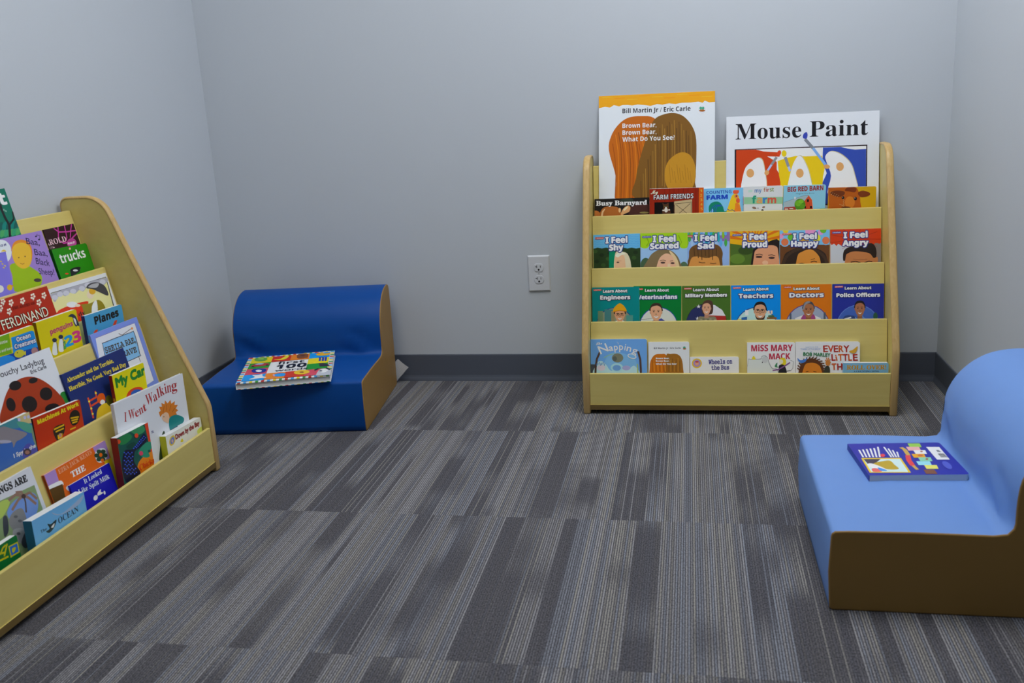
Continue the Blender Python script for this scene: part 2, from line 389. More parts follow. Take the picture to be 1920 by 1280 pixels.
# ------------------------------------------------------------------ book data: position on the rack boards, size, and cover drawing in millimetres from its top left corner
BOOKS = [
dict(disp='R',row=0,off=0.0055,th=0.005,u=0.0235,v=1.0069,a=-0.0103,W=377.9,H=446.5,kind='paper',label='tall white big book with an orange torn-paper band and brown shapes',group='books on the rack against the back wall',bg=(191, 196, 204),
 art=[('p',(214,140,15),[0,0,377.9,0,378.1,35.5,359.2,36.3,345.3,29.8,338.4,36.5,324.6,32.4,300.3,34.1,272.4,33.5,251.4,36.8,230.4,33.7,209.4,37,191.7,34.1,170.6,39.5,152.9,35.9,128.1,32.7,110.3,35.5,96,32.7,78.2,32.6,67.5,36.4,49.6,31.4,37,39,20.8,35.8,-0.1,39.8]),('l',(226,162,40),[10.1,4.7,46,4.6],1.8),('l',(200,120,10),[51.4,9.9,87.1,9.8],1.8),('l',(226,162,40),[92.5,15.1,128.1,15],1.8),('l',(200,120,10),[133.4,5.5,168.8,5.4],1.8),('l',(226,162,40),[174.1,10.7,209.3,10.5],1.8),('l',(200,120,10),[214.6,15.8,249.6,15.7],1.8),('l',(226,162,40),[254.9,6.3,289.7,6.1],1.7),('l',(200,120,10),[295,11.4,329.7,11.2],1.7),('l',(226,162,40),[334.9,16.5,369.4,16.4],1.7),('t',(25,25,30),[78.2,59.6,221.4,14.9],'Bill Martin Jr / Eric Carle','b',-0.004,0.00,None),('e',(208,210,214),[336.8,58,14.5,0.6,0,15.4]),('e',(188,193,200),[336.8,58,13.1,0.6,0,14]),('e',(58,140,110),[332.3,53.6,4.1,0.2,0,4.6]),('e',(58,140,110),[339.9,54,4.1,0.1,0,4.5]),('e',(140,80,25),[336.8,61.5,9.7,0.4,0,3.5]),('s',(166,86,14),[33.1,179.6,40.4,133.4,63.8,97,96,75.2,138.7,71,181.2,78.8,209.5,122.2,209.6,221.1,174.4,344.4,77.9,359.9,54.5,341.3,56.4,269.7]),('l',(140,66,10),[45.8,157.2,53.6,211,56.4,264.7,53.4,337.7],2.5),('l',(190,110,20),[55.5,128.3,63.3,182,66.1,235.7,63.1,338],2.5),('l',(120,60,12),[65.2,121.2,73,174.9,75.8,228.5,72.9,338.2],2.5),('l',(140,66,10),[74.9,140.4,82.7,194.1,85.5,247.7,82.6,338.5],2.5),('l',(190,110,20),[84.5,146.5,92.4,200.2,95.2,253.7,92.2,338.7],2.5),('l',(120,60,12),[94.2,121.3,102,174.9,104.9,228.4,101.9,339],2.5),('l',(140,66,10),[103.8,129.1,111.7,182.7,114.5,236.2,111.6,339.2],2.5),('l',(190,110,20),[113.5,128.7,121.3,182.3,124.1,235.7,121.3,339.5],2.5),('l',(120,60,12),[123.1,148.6,130.9,202.2,133.8,255.6,130.9,339.7],2.5),('l',(140,66,10),[132.7,160.7,140.5,214.2,143.4,267.7,140.5,340],2.5),('l',(190,110,20),[142.3,137.7,150.1,191.1,153,244.5,150.2,340.2],2.5),('l',(120,60,12),[151.9,127,159.7,180.5,162.6,233.8,159.8,340.5],2.5),('l',(140,66,10),[161.4,131.3,169.3,184.7,172.1,238,169.4,340.7],2.5),('l',(190,110,20),[171,166.3,178.9,219.8,181.8,273.1,179,341],2.5),('l',(120,60,12),[180.6,138,188.4,191.4,191.3,244.6,188.6,341.2],2.5),('l',(140,66,10),[190.1,158.9,198,212.2,200.9,265.5,198.1,341.5],2.5),('s',(108,74,26),[122.7,341.3,122.7,275.3,135.2,211.6,160,134.4,181.2,85.8,212.9,68.8,248,65.7,279.5,79.4,305.7,112,318.1,154.5,318.3,231.8,315.1,295,310,346.1]),('l',(84,56,20),[138.8,282.9,140.2,358.9,138.8,339.9],2.1),('l',(132,96,36),[146.6,259.6,148,311.6,146.6,340.1],2.1),('l',(148,108,42),[154.4,242.8,155.9,338.9,154.4,340.3],2.1),('l',(70,48,20),[162.2,213.2,163.7,277.2,162.3,340.5],2.1),('l',(84,56,20),[170,200.7,171.5,267.8,170.1,340.7],2.1),('l',(132,96,36),[177.8,186.8,179.3,263.8,177.9,340.9],2.1),('l',(148,108,42),[185.5,164.4,187.1,260.8,185.7,335.4],2.1),('l',(70,48,20),[193.3,131.1,194.7,185.2,193.5,323.5],2.1),('l',(84,56,20),[201,113.1,202.5,168.5,201.2,268.7],2.1),('l',(132,96,36),[208.7,101,210.2,160.7,209,302.3],2.2),('l',(148,108,42),[216.5,114.7,218,167,216.8,305.4],2.1),('l',(70,48,20),[224.2,106.6,225.7,148.9,224.6,323],2.1),('l',(84,56,20),[231.9,94.2,233.5,177.4,232.3,310],2.1),('l',(132,96,36),[239.7,101.2,241.2,155.1,240.1,289.3],2.1),('l',(148,108,42),[247.4,88.9,248.9,161.1,247.8,278.2],2.1),('l',(70,48,20),[255.1,114.9,256.7,200.8,255.6,297.9],2.1),('l',(84,56,20),[262.8,94.8,264.3,165.2,263.3,299.2],2.1),('l',(132,96,36),[270.5,102.1,272,150.7,270.9,276.5],2.1),('l',(148,108,42),[278.2,123.1,279.8,199.2,278.8,320.9],2.1),('l',(70,48,20),[285.9,124.2,287.6,222,286.4,288.9],2.1),('l',(84,56,20),[293.6,139.9,295.2,193.7,294.1,306.1],2.1),('l',(132,96,36),[301.3,126.5,303,223.5,301.8,286.9],2),('s',(168,120,30),[216.7,256.8,230.8,218.3,265.8,194.8,297.3,202.9,314.9,238.7,315,288,290.7,329.7,245.1,328.5,222.1,299.5]),('l',(146,100,24),[230.8,232.4,236.2,292.8],1.8),('l',(146,100,24),[239.3,243.3,244.6,282.4],1.8),('l',(146,100,24),[247.7,254.2,253.1,293.3],1.8),('l',(146,100,24),[256.1,233.3,261.5,282.9],1.8),('l',(146,100,24),[264.5,244.1,269.9,293.7],1.8),('l',(146,100,24),[273,255,278.3,283.4],1.7),('l',(146,100,24),[281.3,234.1,286.8,294.2],1.8),('l',(146,100,24),[289.8,244.9,295.1,283.9],1.8),('l',(146,100,24),[298.2,255.8,303.5,294.7],1.7),('t',(226,226,232),[78.1,108.2,111.3,14.9],'Brown Bear,','b',-0.008,0.00,None),('t',(226,226,232),[78.1,130.6,111.3,14.9],'Brown Bear,','b',-0.006,0.00,None),('t',(226,226,232),[78.1,153,170.8,14.9],'What Do You See?','b',0.006,0.00,None)]),
dict(disp='R',row=0,off=0.0055,th=0.005,u=0.4369,v=0.9172,a=-0.0084,W=470.7,H=356.7,kind='paper',label='wide white big book with red, yellow and blue panels',group='books on the rack against the back wall',bg=(191, 195, 204),
 art=[('t',(14,14,20),[29.3,74,204.6,49.4],'Mouse','B',-0.002,0.00,None),('t',(14,14,20),[260.1,74,177,48.6],'Paint','B',-0.002,0.00,None),('p',(30,14,20),[26.4,105.1,435.2,105.5,436.1,296.2,27.1,285.5]),('p',(200,204,208),[31.5,107.7,431.9,109,432.9,291.6,31.6,281]),('p',(176,55,14),[31.5,107.7,93.3,108.2,117,115.1,170,120.1,167.2,133.5,128.9,131.3,158.5,149.8,158.6,174,169,192.4,170.7,216.6,168.2,284.6,31.6,281]),('p',(206,170,10),[161.4,147.5,187.7,138.8,216.9,133.2,246.1,135.5,298.2,135.2,307.2,172.9,301.7,202.7,299.6,288.1,168.2,284.6,170.7,216.6,166.1,192.3]),('p',(40,64,150),[300.9,109.4,355.5,109.6,375.6,115.7,398.4,119.6,431.7,118.7,432.9,291.6,302.5,288.2,300.4,220.6,313.2,191.1,299.8,154.7]),('s',(170,160,120),[52.7,253.8,58.3,174.9,80.5,145.3,105.6,134,120.5,158.8,125.5,255.9]),('s',(204,208,208),[50.9,255.6,56.5,176.6,78.7,147,103.8,135.8,118.8,160.5,123.7,257.7]),('s',(170,160,120),[196.8,257.9,204.4,179.7,218.7,141.1,231.8,131,245,146.5,262.8,193.6,268,259.9]),('s',(204,208,208),[195,259.6,202.7,181.4,217,142.8,230,132.8,243.3,148.3,261.1,195.4,266.3,261.6]),('s',(170,160,120),[321.3,261.4,327.9,198.7,314.6,156.4,310,135.4,325.7,121,354.5,129.5,383.4,155.9,398.1,192,406,263.8]),('s',(204,208,208),[319.6,263.1,326.2,200.5,312.8,158.2,308.3,137.1,324,122.8,352.8,131.3,381.7,157.6,396.4,193.8,404.3,265.5]),('e',(190,140,85),[75.9,183.3,11.9,0.4,0.1,14]),('e',(190,140,85),[230.5,188.4,11.6,0.4,0.1,14.4]),('e',(190,140,85),[353.2,171.5,11.5,0.4,0.2,13.7]),('l',(122,122,126),[158.4,134.7,142.3,158.3],7.8),('l',(150,165,210),[142.3,158.3,123.3,187.9],6.6),('e',(188,58,22),[165.6,122.3,5.6,2.3,-2.9,8.4]),('l',(122,122,126),[184.8,135.7,195.3,166.1],8.9),('l',(150,165,210),[195.3,166.1,200.3,181.4],7.2),('e',(212,175,15),[181.2,124.1,7.6,0.3,0.1,10.2]),('l',(110,115,122),[245.6,80.9,270.5,110.3],9.4),('l',(108,148,208),[270.5,110.3,310,165.5],8.2),('s',(44,58,150),[239.2,76.2,241.1,64.3,249.8,58.7,253.3,67.8,250,79.6]),('e',(190,140,85),[313,170.1,9.6,2.1,-1.1,6.5]),('e',(190,140,85),[127.7,183.5,6.2,3.8,-4,7.2])]),
dict(disp='R',row=0,off=0.0105,th=0.004,u=0.005,v=0.6683,a=-0.0034,W=181.6,H=111.1,kind='paper',label='low dark book with a cream title and brown farm animals, leftmost on its shelf',group='books on the rack against the back wall',bg=(22, 20, 18),
 art=[('s',(38,48,38),[85.5,5.8,108.7,0.2,129.2,4.7,118.8,19.8,93.1,16.4]),('s',(62,32,26),[118.7,30,139.3,23,181.5,24.3,181.2,67.8,118.5,66]),('s',(150,86,34),[19.7,60.6,22.5,37.4,36.1,27,59.5,25.6,80.1,31.4,87.7,47.1,87.6,62.5]),('s',(205,165,120),[21.6,55.5,25.6,40.1,36.1,32.6,29.5,45.3,26.8,58.2]),('s',(192,142,92),[87.7,49.6,98.1,32,112.4,24.7,119.2,32.6,114.8,45.3,98,52.5,90.2,60]),('s',(222,190,150),[98.1,34.5,111.1,26.7,108.4,33.6,98.1,42.2]),('s',(165,95,40),[-0.4,39.3,12.6,41,17.8,48.9,12.4,60.4,-0.6,60]),('e',(200,160,110),[83.9,39.2,4.1,0.2,-0.1,7.8]),('e',(120,110,60),[164.7,49.4,15.3,0.4,0,3]),('t',(208,208,212),[5.5,21.6,168.3,15],'Busy Barnyard','B',-0.011,1.03,None)]),
dict(disp='R',row=0,off=0.0165,th=0.01,u=0.1889,v=0.6848,a=-0.0104,W=173.9,H=136.9,kind='board',label='red barn-plank book with orange numbered tabs down its edge',group='books on the rack against the back wall',df=0.2702,bg=(140, 35, 14),
 art=[('p',(116,26,10),[23.2,-1.1,25.2,-1.1,24.6,128.4,22.6,128.4]),('p',(116,26,10),[48.3,-0.4,50.3,-0.4,50,128.9,47.9,128.9]),('p',(116,26,10),[63.3,0,65.3,0,65.1,129.2,63.1,129.2]),('p',(116,26,10),[78.3,0.4,80.3,0.4,80.3,129.5,78.3,129.5]),('p',(116,26,10),[93.3,0.8,95.3,0.8,95.4,129.8,93.4,129.8]),('p',(116,26,10),[108.2,1.2,110.2,1.3,110.5,130.1,108.5,130.1]),('p',(116,26,10),[123.2,1.6,125.2,1.7,125.5,130.4,123.5,130.4]),('p',(116,26,10),[148,2.3,150,2.3,150.6,130.9,148.6,130.9]),('p',(208,86,20),[157.9,-0.4,175.2,-0.5,176.5,208.1,159,207.8]),('p',(110,30,14),[155.9,-0.5,157.9,-0.4,159,207.8,157,207.8]),('t',(220,170,60),[162.4,14.7,5.9,8.5],'1','b',0.017,0.00,None),('t',(220,170,60),[163,29.2,5.9,8.5],'2','b',0.017,0.00,None),('t',(220,170,60),[163.6,43.8,5.9,8.6],'3','b',0.017,0.00,None),('t',(220,170,60),[164.1,58.3,6,8.5],'4','b',0.017,0.00,None),('t',(220,170,60),[164.7,73,6,8.6],'5','b',0.017,0.00,None),('t',(226,222,175),[4.4,17.3,23.3,11.6],'My','c',0.082,0.50,None),('t',(212,215,224),[13.4,35.2,127.8,15.2],'FARM FRIENDS','b',0.014,0.00,((18,18,22),1.25)),('p',(14,10,10),[15.9,44.1,78.8,43.7,78.8,129.5,15.5,128.3]),('s',(80,48,30),[41.8,80.3,44.3,60,41.9,47.3,48.1,50.5,55.7,49.7,61.2,46.5,62,60.5,68.2,80.9]),('s',(205,195,185),[49.4,64,53.2,59,56.9,64.1,59.4,71.8,53.1,78,47.6,71.5]),('e',(205,195,185),[44.3,70.7,3.5,0.1,0,2.5]),('e',(205,195,185),[63.2,69.6,3,0.1,0,2.5]),('e',(90,130,60),[48.9,58.1,1.5,0,0,1.3]),('e',(90,130,60),[57.4,57.8,1.5,0,0,1.3]),('p',(178,158,118),[79.5,42.7,137,37.1,137.3,130.7,79.5,129.5]),('l',(70,58,42),[80.8,50.8,137,45.9],1.5),('l',(70,58,42),[85.8,53.4,120.9,82.1],1.5),('l',(70,58,42),[130.8,50.7,95.8,81.5],1.6),('l',(70,58,42),[80.3,53.3,80.8,119.3],1.5),('l',(70,58,42),[134.5,48.3,134.8,120.4],1.5)]),
dict(disp='R',row=0,off=0.0165,th=0.01,u=0.363,v=0.6899,a=-0.0036,W=125.2,H=132.8,kind='board',label='sky-blue counting book with a yellow-headed rooster',group='books on the rack against the back wall',bg=(105, 166, 212),
 art=[('t',(25,64,150),[8.7,18.1,79.6,10.1],'COUNTING','b',0.014,0.00,None),('t',(20,58,160),[9.9,36,66.1,13.1],'FARM','b',0.021,1.98,None),('s',(10,112,86),[18,76.4,16.6,57.4,28.5,44.7,48.3,44.3,60.7,58.8,66.8,75.3,84.1,67.1,90.2,79.8,73,94.4,35.9,85.8,28.5,65.4]),('l',(30,72,150),[23.5,76.6,26.5,61.5,38.4,53.1,50.8,58.5],2.2),('l',(30,72,150),[30.4,76.8,33.4,61.7,45.3,53.3,54.9,58.6],2.2),('l',(30,72,150),[37.4,77,40.4,62,52.3,53.5,59.1,58.7],2.2),('s',(216,166,24),[85.7,35.7,92.3,22.5,104.1,19.7,112,29.9,115.2,55.5,116.7,93.1,69.8,91.8,73.8,73]),('s',(205,110,30),[101.5,49.7,115.2,58.1,116.7,93.1,90.9,92.4,98.8,68.4]),('e',(196,76,46),[102,14.2,9.5,0.3,0,6.5]),('e',(196,76,46),[97.6,11.4,4.2,0.1,0,3.7]),('e',(196,76,46),[108.1,11.7,4.2,0.2,0,3.8]),('e',(196,76,46),[108.9,41.8,6.3,0.2,0,8.1]),('e',(196,110,60),[103.6,28.2,6.3,0.2,0,6.5]),('e',(18,18,22),[103.6,27.2,2.1,0,0,2.1]),('l',(40,70,120),[75.1,67.7,83,73.3,90.9,70.8,98.8,76.5],2.1)]),
dict(disp='R',row=0,off=0.0165,th=0.01,u=0.4896,v=0.6802,a=-0.0055,W=120.9,H=133.5,kind='board',label='white first-words farm book with a green stripe and lamb',group='books on the rack against the back wall',df=0.2702,bg=(198, 201, 205),rad=5,
 art=[('p',(136,182,142),[0.4,33.2,121.6,35.3,122,57.6,0.6,55.4]),('p',(172,205,186),[13.7,11.3,26.1,10.6,26.2,17.5,13.7,18.2]),('t',(66,112,166),[33.5,19.4,21.3,12.8],'my','b',0.009,0.00,None),('t',(160,95,40),[61.7,18.1,5.5,12.7],'f','b',0.018,0.00,None),('t',(165,60,50),[68.5,17.8,10,12.7],'ir','b',-0.010,0.00,None),('t',(120,140,50),[80.6,17.7,12.4,12.7],'st','b',0.032,0.00,None),('t',(30,140,110),[26.1,53.2,12.5,22.4],'f','b',-0.008,1.30,None),('t',(206,150,92),[40.2,53.6,16.6,22.4],'a','b',-0.012,1.30,None),('t',(60,116,182),[60,54.2,11.9,22.4],'r','b',-0.008,1.29,None),('t',(196,86,66),[74.5,54.6,25.8,22.3],'m','b',-0.019,1.29,None),('s',(214,210,206),[33.7,95.6,37.3,67.6,46.3,61.2,59.3,62.1,63.8,71.1,63.2,96.4]),('e',(122,98,82),[33.1,68.3,6.6,2,-0.8,3.4]),('e',(122,98,82),[62.2,66.5,4.5,-1.1,0.8,2.8]),('e',(52,46,46),[58.7,76.3,3.7,0.1,0.1,3.2]),('e',(18,18,22),[44.6,69.4,1.5,0.1,0,1.7]),('e',(214,210,206),[84.3,86.3,31.1,0.9,0.2,8])]),
dict(disp='R',row=0,off=0.0165,th=0.01,u=0.6131,v=0.6794,a=-0.0141,W=128.9,H=131.6,kind='board',label='pale blue barn book with a dark red title and green tree',group='books on the rack against the back wall',df=0.2702,bg=(125, 181, 216),rad=5,
 art=[('t',(140,36,30),[12.6,20,108.6,14.7],'BIG RED BARN','b',0.028,0.76,None),('t',(60,80,104),[38.5,28.3,56,3.5],'Margaret Wise Brown','s',0.020,0.00,None),('p',(150,166,172),[2,52.8,62.9,33,78.1,32,64.8,51,65.3,68.7,2.5,70.1]),('l',(100,110,118),[2,52.8,62.9,33,77.6,32],1.1),('e',(200,205,205),[35.5,39.8,2.6,0,0.1,4.2]),('p',(152,52,42),[2.5,69.3,39.7,66.8,40.7,98.7,3.3,98]),('p',(192,72,36),[64,50.9,77.6,32.3,88.3,47.3,94.2,99.7,66.3,99.2]),('l',(215,190,170),[77.6,32.3,88.3,47.3,94.1,94.4],0.8),('l',(150,48,26),[70,54.2,72.3,94],0.6),('l',(150,48,26),[75.1,54.3,77.4,94.1],0.6),('l',(150,48,26),[80.2,54.5,82.6,94.2],0.5),('l',(150,48,26),[85.3,54.6,87.7,94.2],0.5),('p',(18,18,22),[72.2,44.8,78.1,44.9,78.4,53.4,72.5,53.2]),('p',(18,18,22),[82.6,65.8,88.2,66,88.5,73.6,82.9,73.5]),('p',(18,18,22),[65.5,66,70.1,66.1,70.3,73.3,65.7,73.2]),('p',(210,190,180),[5.2,72.8,15.5,73,15.6,76.4,5.3,76.2]),('p',(210,190,180),[19.3,71.7,30.9,71.9,31,75.4,19.4,75.2]),('e',(70,128,26),[51.5,61.2,16.9,0.4,0.6,18.6]),('e',(100,160,36),[46.3,56.9,10.2,0.2,0.3,9.5]),('e',(112,170,44),[54.5,51.3,7.7,0.1,0.3,6.3]),('e',(84,142,30),[58.9,67.2,7.7,0.2,0.3,8]),('l',(90,70,40),[56.6,75.1,58.1,83.1],2.6),('p',(92,150,92),[112.2,75.1,132.9,72.7,134,100.4,113.1,100]),('p',(92,150,92),[2.8,79.9,133.2,79.3,134.1,103,3.4,100.7])]),
dict(disp='R',row=0,off=0.0165,th=0.01,u=0.7498,v=0.6677,a=-0.0073,W=143.6,H=120.6,kind='board',label='yellow book with a brown cow face, rightmost on its shelf',group='books on the rack against the back wall',df=0.2702,bg=(190, 150, 12),spine=(150, 110, 10),rad=5,
 art=[('p',(152,76,26),[0,0,31.4,-0.1,35,104.7,3.3,103.9]),('s',(166,82,16),[3.8,0.9,52.8,0.8,81.5,0.7,93.6,22.3,97.2,45.9,96.3,93,9.3,93.5,2.7,45.9]),('s',(112,46,12),[49.4,10.6,56.6,1,74,-0.1,84.2,5.2,79.6,16.7,62,13.6]),('s',(102,46,16),[5.5,15.8,21.7,9.8,47,13.2,47.8,23.6,32.5,30,14.7,24.7]),('s',(112,50,16),[89.7,17.5,104.4,12.3,125.2,20.7,120.5,29.9,100.2,33,91.2,26.2]),('e',(190,110,30),[65.8,47.6,15,0.5,0.6,18.4]),('e',(18,18,22),[44.6,32.7,4.3,0.1,0.2,4.9]),('e',(18,18,22),[82.1,36.6,4.8,0.1,0.2,5.5]),('e',(212,215,224),[43.3,31.1,1,0,0.1,1]),('e',(212,215,224),[80.6,34.7,1.2,0.1,0,1.3]),('e',(92,46,20),[55.2,68.3,16.6,0.5,0.3,7.9]),('e',(222,202,142),[6.8,14,0.7,0.1,0,0.8]),('e',(222,202,142),[10,21.2,0.8,0,0,0.8]),('e',(222,202,142),[12.9,16.8,0.7,0.1,0,0.8]),('e',(222,202,142),[16.1,24,0.8,0,0.1,0.8]),('e',(222,202,142),[19,19.6,0.8,0.1,0.1,0.8]),('e',(222,202,142),[22.3,26.8,0.7,0,0,0.8]),('e',(222,202,142),[25.2,22.4,0.7,0,0,0.8]),('e',(222,202,142),[28.4,29.6,0.8,0,0.1,0.8]),('e',(222,202,142),[31.3,25.2,0.8,0,0,0.8]),('e',(222,202,142),[35.3,53.4,0.7,0,0,0.7]),('e',(222,202,142),[38.3,54.7,0.8,0.1,0.1,0.8]),('e',(222,202,142),[41.4,56.1,0.8,0.1,0,0.8]),('e',(222,202,142),[44.5,57.5,0.7,0.1,0,0.8]),('e',(222,202,142),[47.6,58.9,0.7,0.1,0,0.8]),('e',(222,202,142),[45.8,37.9,0.8,0,0,0.8]),('e',(222,202,142),[47.5,41.6,0.7,0.1,0,0.8]),('e',(222,202,142),[46.1,45.3,0.7,0,0,0.7]),('e',(222,202,142),[47.7,49,0.8,0,0,0.8]),('e',(222,202,142),[46.3,52.6,0.8,0,0.1,0.8]),('e',(222,202,142),[48,56.3,0.7,0,0,0.8])]),
dict(disp='R',row=1,off=0.0036,th=0.003,u=0.0035,v=0.5549,a=0.0043,W=153.0,H=162.5,kind='paper',label='sea-blue feelings book with wavy lines, a blond child behind a green post',group='books on the rack against the back wall',bg=(92, 162, 217),
 art=[('l',(64,140,196),[-0.1,3.1,6.4,5.1,12.8,3.1,19.2,5.1,25.7,3.1,32.1,5.1,38.6,3.1,44.9,5.2,51.4,3.1,57.8,5.2,64.2,3.1,70.6,5.2,77,3.1,83.3,5.2,89.8,3.2,96.1,5.2,102.5,3.2,108.8,5.2,115.2,3.2,121.6,5.2,127.9,3.2,134.3,5.2,140.6,3.2,146.9,5.2,153.3,3.2,159.6,5.2],1.1),('l',(64,140,196),[-0.2,8.7,6.3,10.8,12.7,8.7,19.1,10.8,25.6,8.7,32,10.8,38.5,8.7,44.9,10.8,51.3,8.7,57.7,10.8,64.1,8.7,70.5,10.8,76.9,8.8,83.3,10.8,89.7,8.8,96,10.8,102.4,8.8,108.8,10.8,115.2,8.8,121.5,10.8,127.9,8.8,134.2,10.8,140.6,8.8,146.9,10.8,153.2,8.8,159.5,10.8],1.1),('l',(64,140,196),[-0.2,14.4,6.2,16.4,12.6,14.4,19,16.4,25.5,14.4,31.9,16.4,38.4,14.4,44.8,16.4,51.2,14.4,57.6,16.4,64,14.4,70.4,16.4,76.8,14.4,83.2,16.4,89.6,14.4,95.9,16.4,102.3,14.4,108.7,16.4,115.1,14.4,121.4,16.4,127.8,14.4,134.1,16.4,140.5,14.4,146.8,16.4,153.1,14.4,159.4,16.4],1),('l',(64,140,196),[-0.3,20,6.1,22,12.5,20,19,22,25.4,20,31.8,22,38.3,20,44.7,22,51.1,20,57.5,22,63.9,20,70.3,22,76.7,20,83.1,22,89.5,20,95.8,22,102.2,20,108.6,22,115,20,121.3,22,127.7,20,134,22,140.4,20,146.7,22,153.1,20,159.4,22],1),('l',(64,140,196),[-0.4,25.6,6,27.7,12.5,25.6,18.9,27.7,25.3,25.6,31.7,27.7,38.2,25.6,44.6,27.7,51,25.6,57.4,27.7,63.8,25.6,70.2,27.6,76.6,25.6,83,27.6,89.4,25.6,95.8,27.6,102.2,25.6,108.5,27.6,114.9,25.6,121.2,27.6,127.6,25.6,133.9,27.6,140.3,25.6,146.6,27.6,153,25.6,159.3,27.6],1.1),('l',(64,140,196),[-0.5,31.3,5.9,33.3,12.4,31.3,18.8,33.3,25.2,31.3,31.6,33.3,38.1,31.3,44.5,33.3,50.9,31.2,57.3,33.3,63.7,31.2,70.1,33.3,76.5,31.2,82.9,33.3,89.3,31.2,95.7,33.2,102.1,31.2,108.4,33.2,114.8,31.2,121.1,33.2,127.5,31.2,133.8,33.2,140.2,31.2,146.5,33.2,152.9,31.2,159.2,33.2],1),('l',(64,140,196),[-0.6,36.9,5.8,39,12.3,36.9,18.7,39,25.1,36.9,31.5,38.9,38,36.9,44.4,38.9,50.8,36.9,57.2,38.9,63.7,36.9,70,38.9,76.5,36.8,82.8,38.9,89.2,36.8,95.6,38.9,102,36.8,108.3,38.8,114.7,36.8,121.1,38.8,127.4,36.8,133.8,38.8,140.1,36.8,146.5,38.8,152.8,36.7,159.1,38.8],1.1),('l',(64,140,196),[-0.7,42.6,5.7,44.6,12.2,42.6,18.6,44.6,25,42.5,31.4,44.6,37.9,42.5,44.3,44.6,50.7,42.5,57.1,44.5,63.6,42.5,69.9,44.5,76.4,42.5,82.7,44.5,89.1,42.4,95.5,44.5,101.9,42.4,108.2,44.4,114.6,42.4,121,44.4,127.4,42.4,133.7,44.4,140.1,42.4,146.4,44.4,152.7,42.3,159,44.4],1),('p',(34,54,26),[-0.8,46.2,13.5,42,27.6,45.5,41.8,42.8,55.8,46.3,69.9,43.7,84,47.2,98,44.5,112,48,126,45.4,140,48.9,154.5,46.3,152.1,212.1,-3.6,208.9]),('e',(48,74,34),[5.5,54.6,7.7,0.2,-0.1,6.1]),('e',(24,40,20),[26.7,67.3,7.7,0.2,-0.1,6.1]),('e',(48,74,34),[47.8,79.9,7.7,0.2,-0.1,6.2]),('e',(24,40,20),[68.9,92.5,7.7,0.3,-0.1,6.2]),('e',(48,74,34),[90,105.2,7.6,0.2,-0.1,6.1]),('e',(24,40,20),[111.7,66.6,7.7,0.3,-0.1,6.2]),('e',(48,74,34),[132.7,79.2,7.6,0.3,-0.1,6.2]),('e',(24,40,20),[10.4,87.9,7.7,0.2,-0.2,6.1]),('e',(48,74,34),[31.5,100.5,7.8,0.2,-0.1,6.2]),('e',(24,40,20),[53.5,61.9,7.7,0.2,-0.1,6.1]),('e',(48,74,34),[74.6,74.5,7.6,0.2,-0.1,6.2]),('e',(24,40,20),[95.6,87.1,7.7,0.3,-0.1,6.2]),('e',(48,74,34),[116.6,99.7,7.6,0.2,-0.1,6.2]),('e',(24,40,20),[138.3,61.3,7.6,0.2,-0.1,6.1]),('p',(0,116,82),[51.4,50.8,71.4,51.4,68.8,210.4,48.8,210]),('s',(192,182,152),[70,133.3,71.2,64.2,87.6,57.8,108,62.2,117.9,78.3,122.2,98.9,121.1,134.6]),('s',(206,162,126),[70.6,133.4,71.5,73.2,87.5,65.9,100.2,72.7,103.9,93.2,101.8,134.1]),('s',(214,206,180),[72.1,69.3,87.6,58.3,105.4,65.2,92.6,68.6,79.7,76]),('e',(70,50,45),[79.9,92.6,4.6,0.1,0,2]),('e',(180,130,100),[84.6,88.1,7.7,0.2,0,1]),('p',(176,50,36),[6.3,8.2,34.6,8,34.5,15,6.2,15.1]),('t',(212,215,224),[8.3,13.1,24.2,3.3],'Lakeshore','b',-0.000,0.00,None),('t',(212,215,224),[40.7,28.7,70.8,19.7],'I Feel','b',0.004,2.30,((36,46,112),2.55)),('t',(212,215,224),[52.4,52.9,45.5,18.5],'Shy','b',0.015,2.30,((36,46,112),2.55))]),
dict(disp='R',row=1,off=0.007,th=0.003,u=0.1589,v=0.5558,a=-0.0092,W=151.8,H=161.9,kind='paper',label='lime-topped feelings book with a worried long-haired girl',group='books on the rack against the back wall',bg=(132, 166, 202),
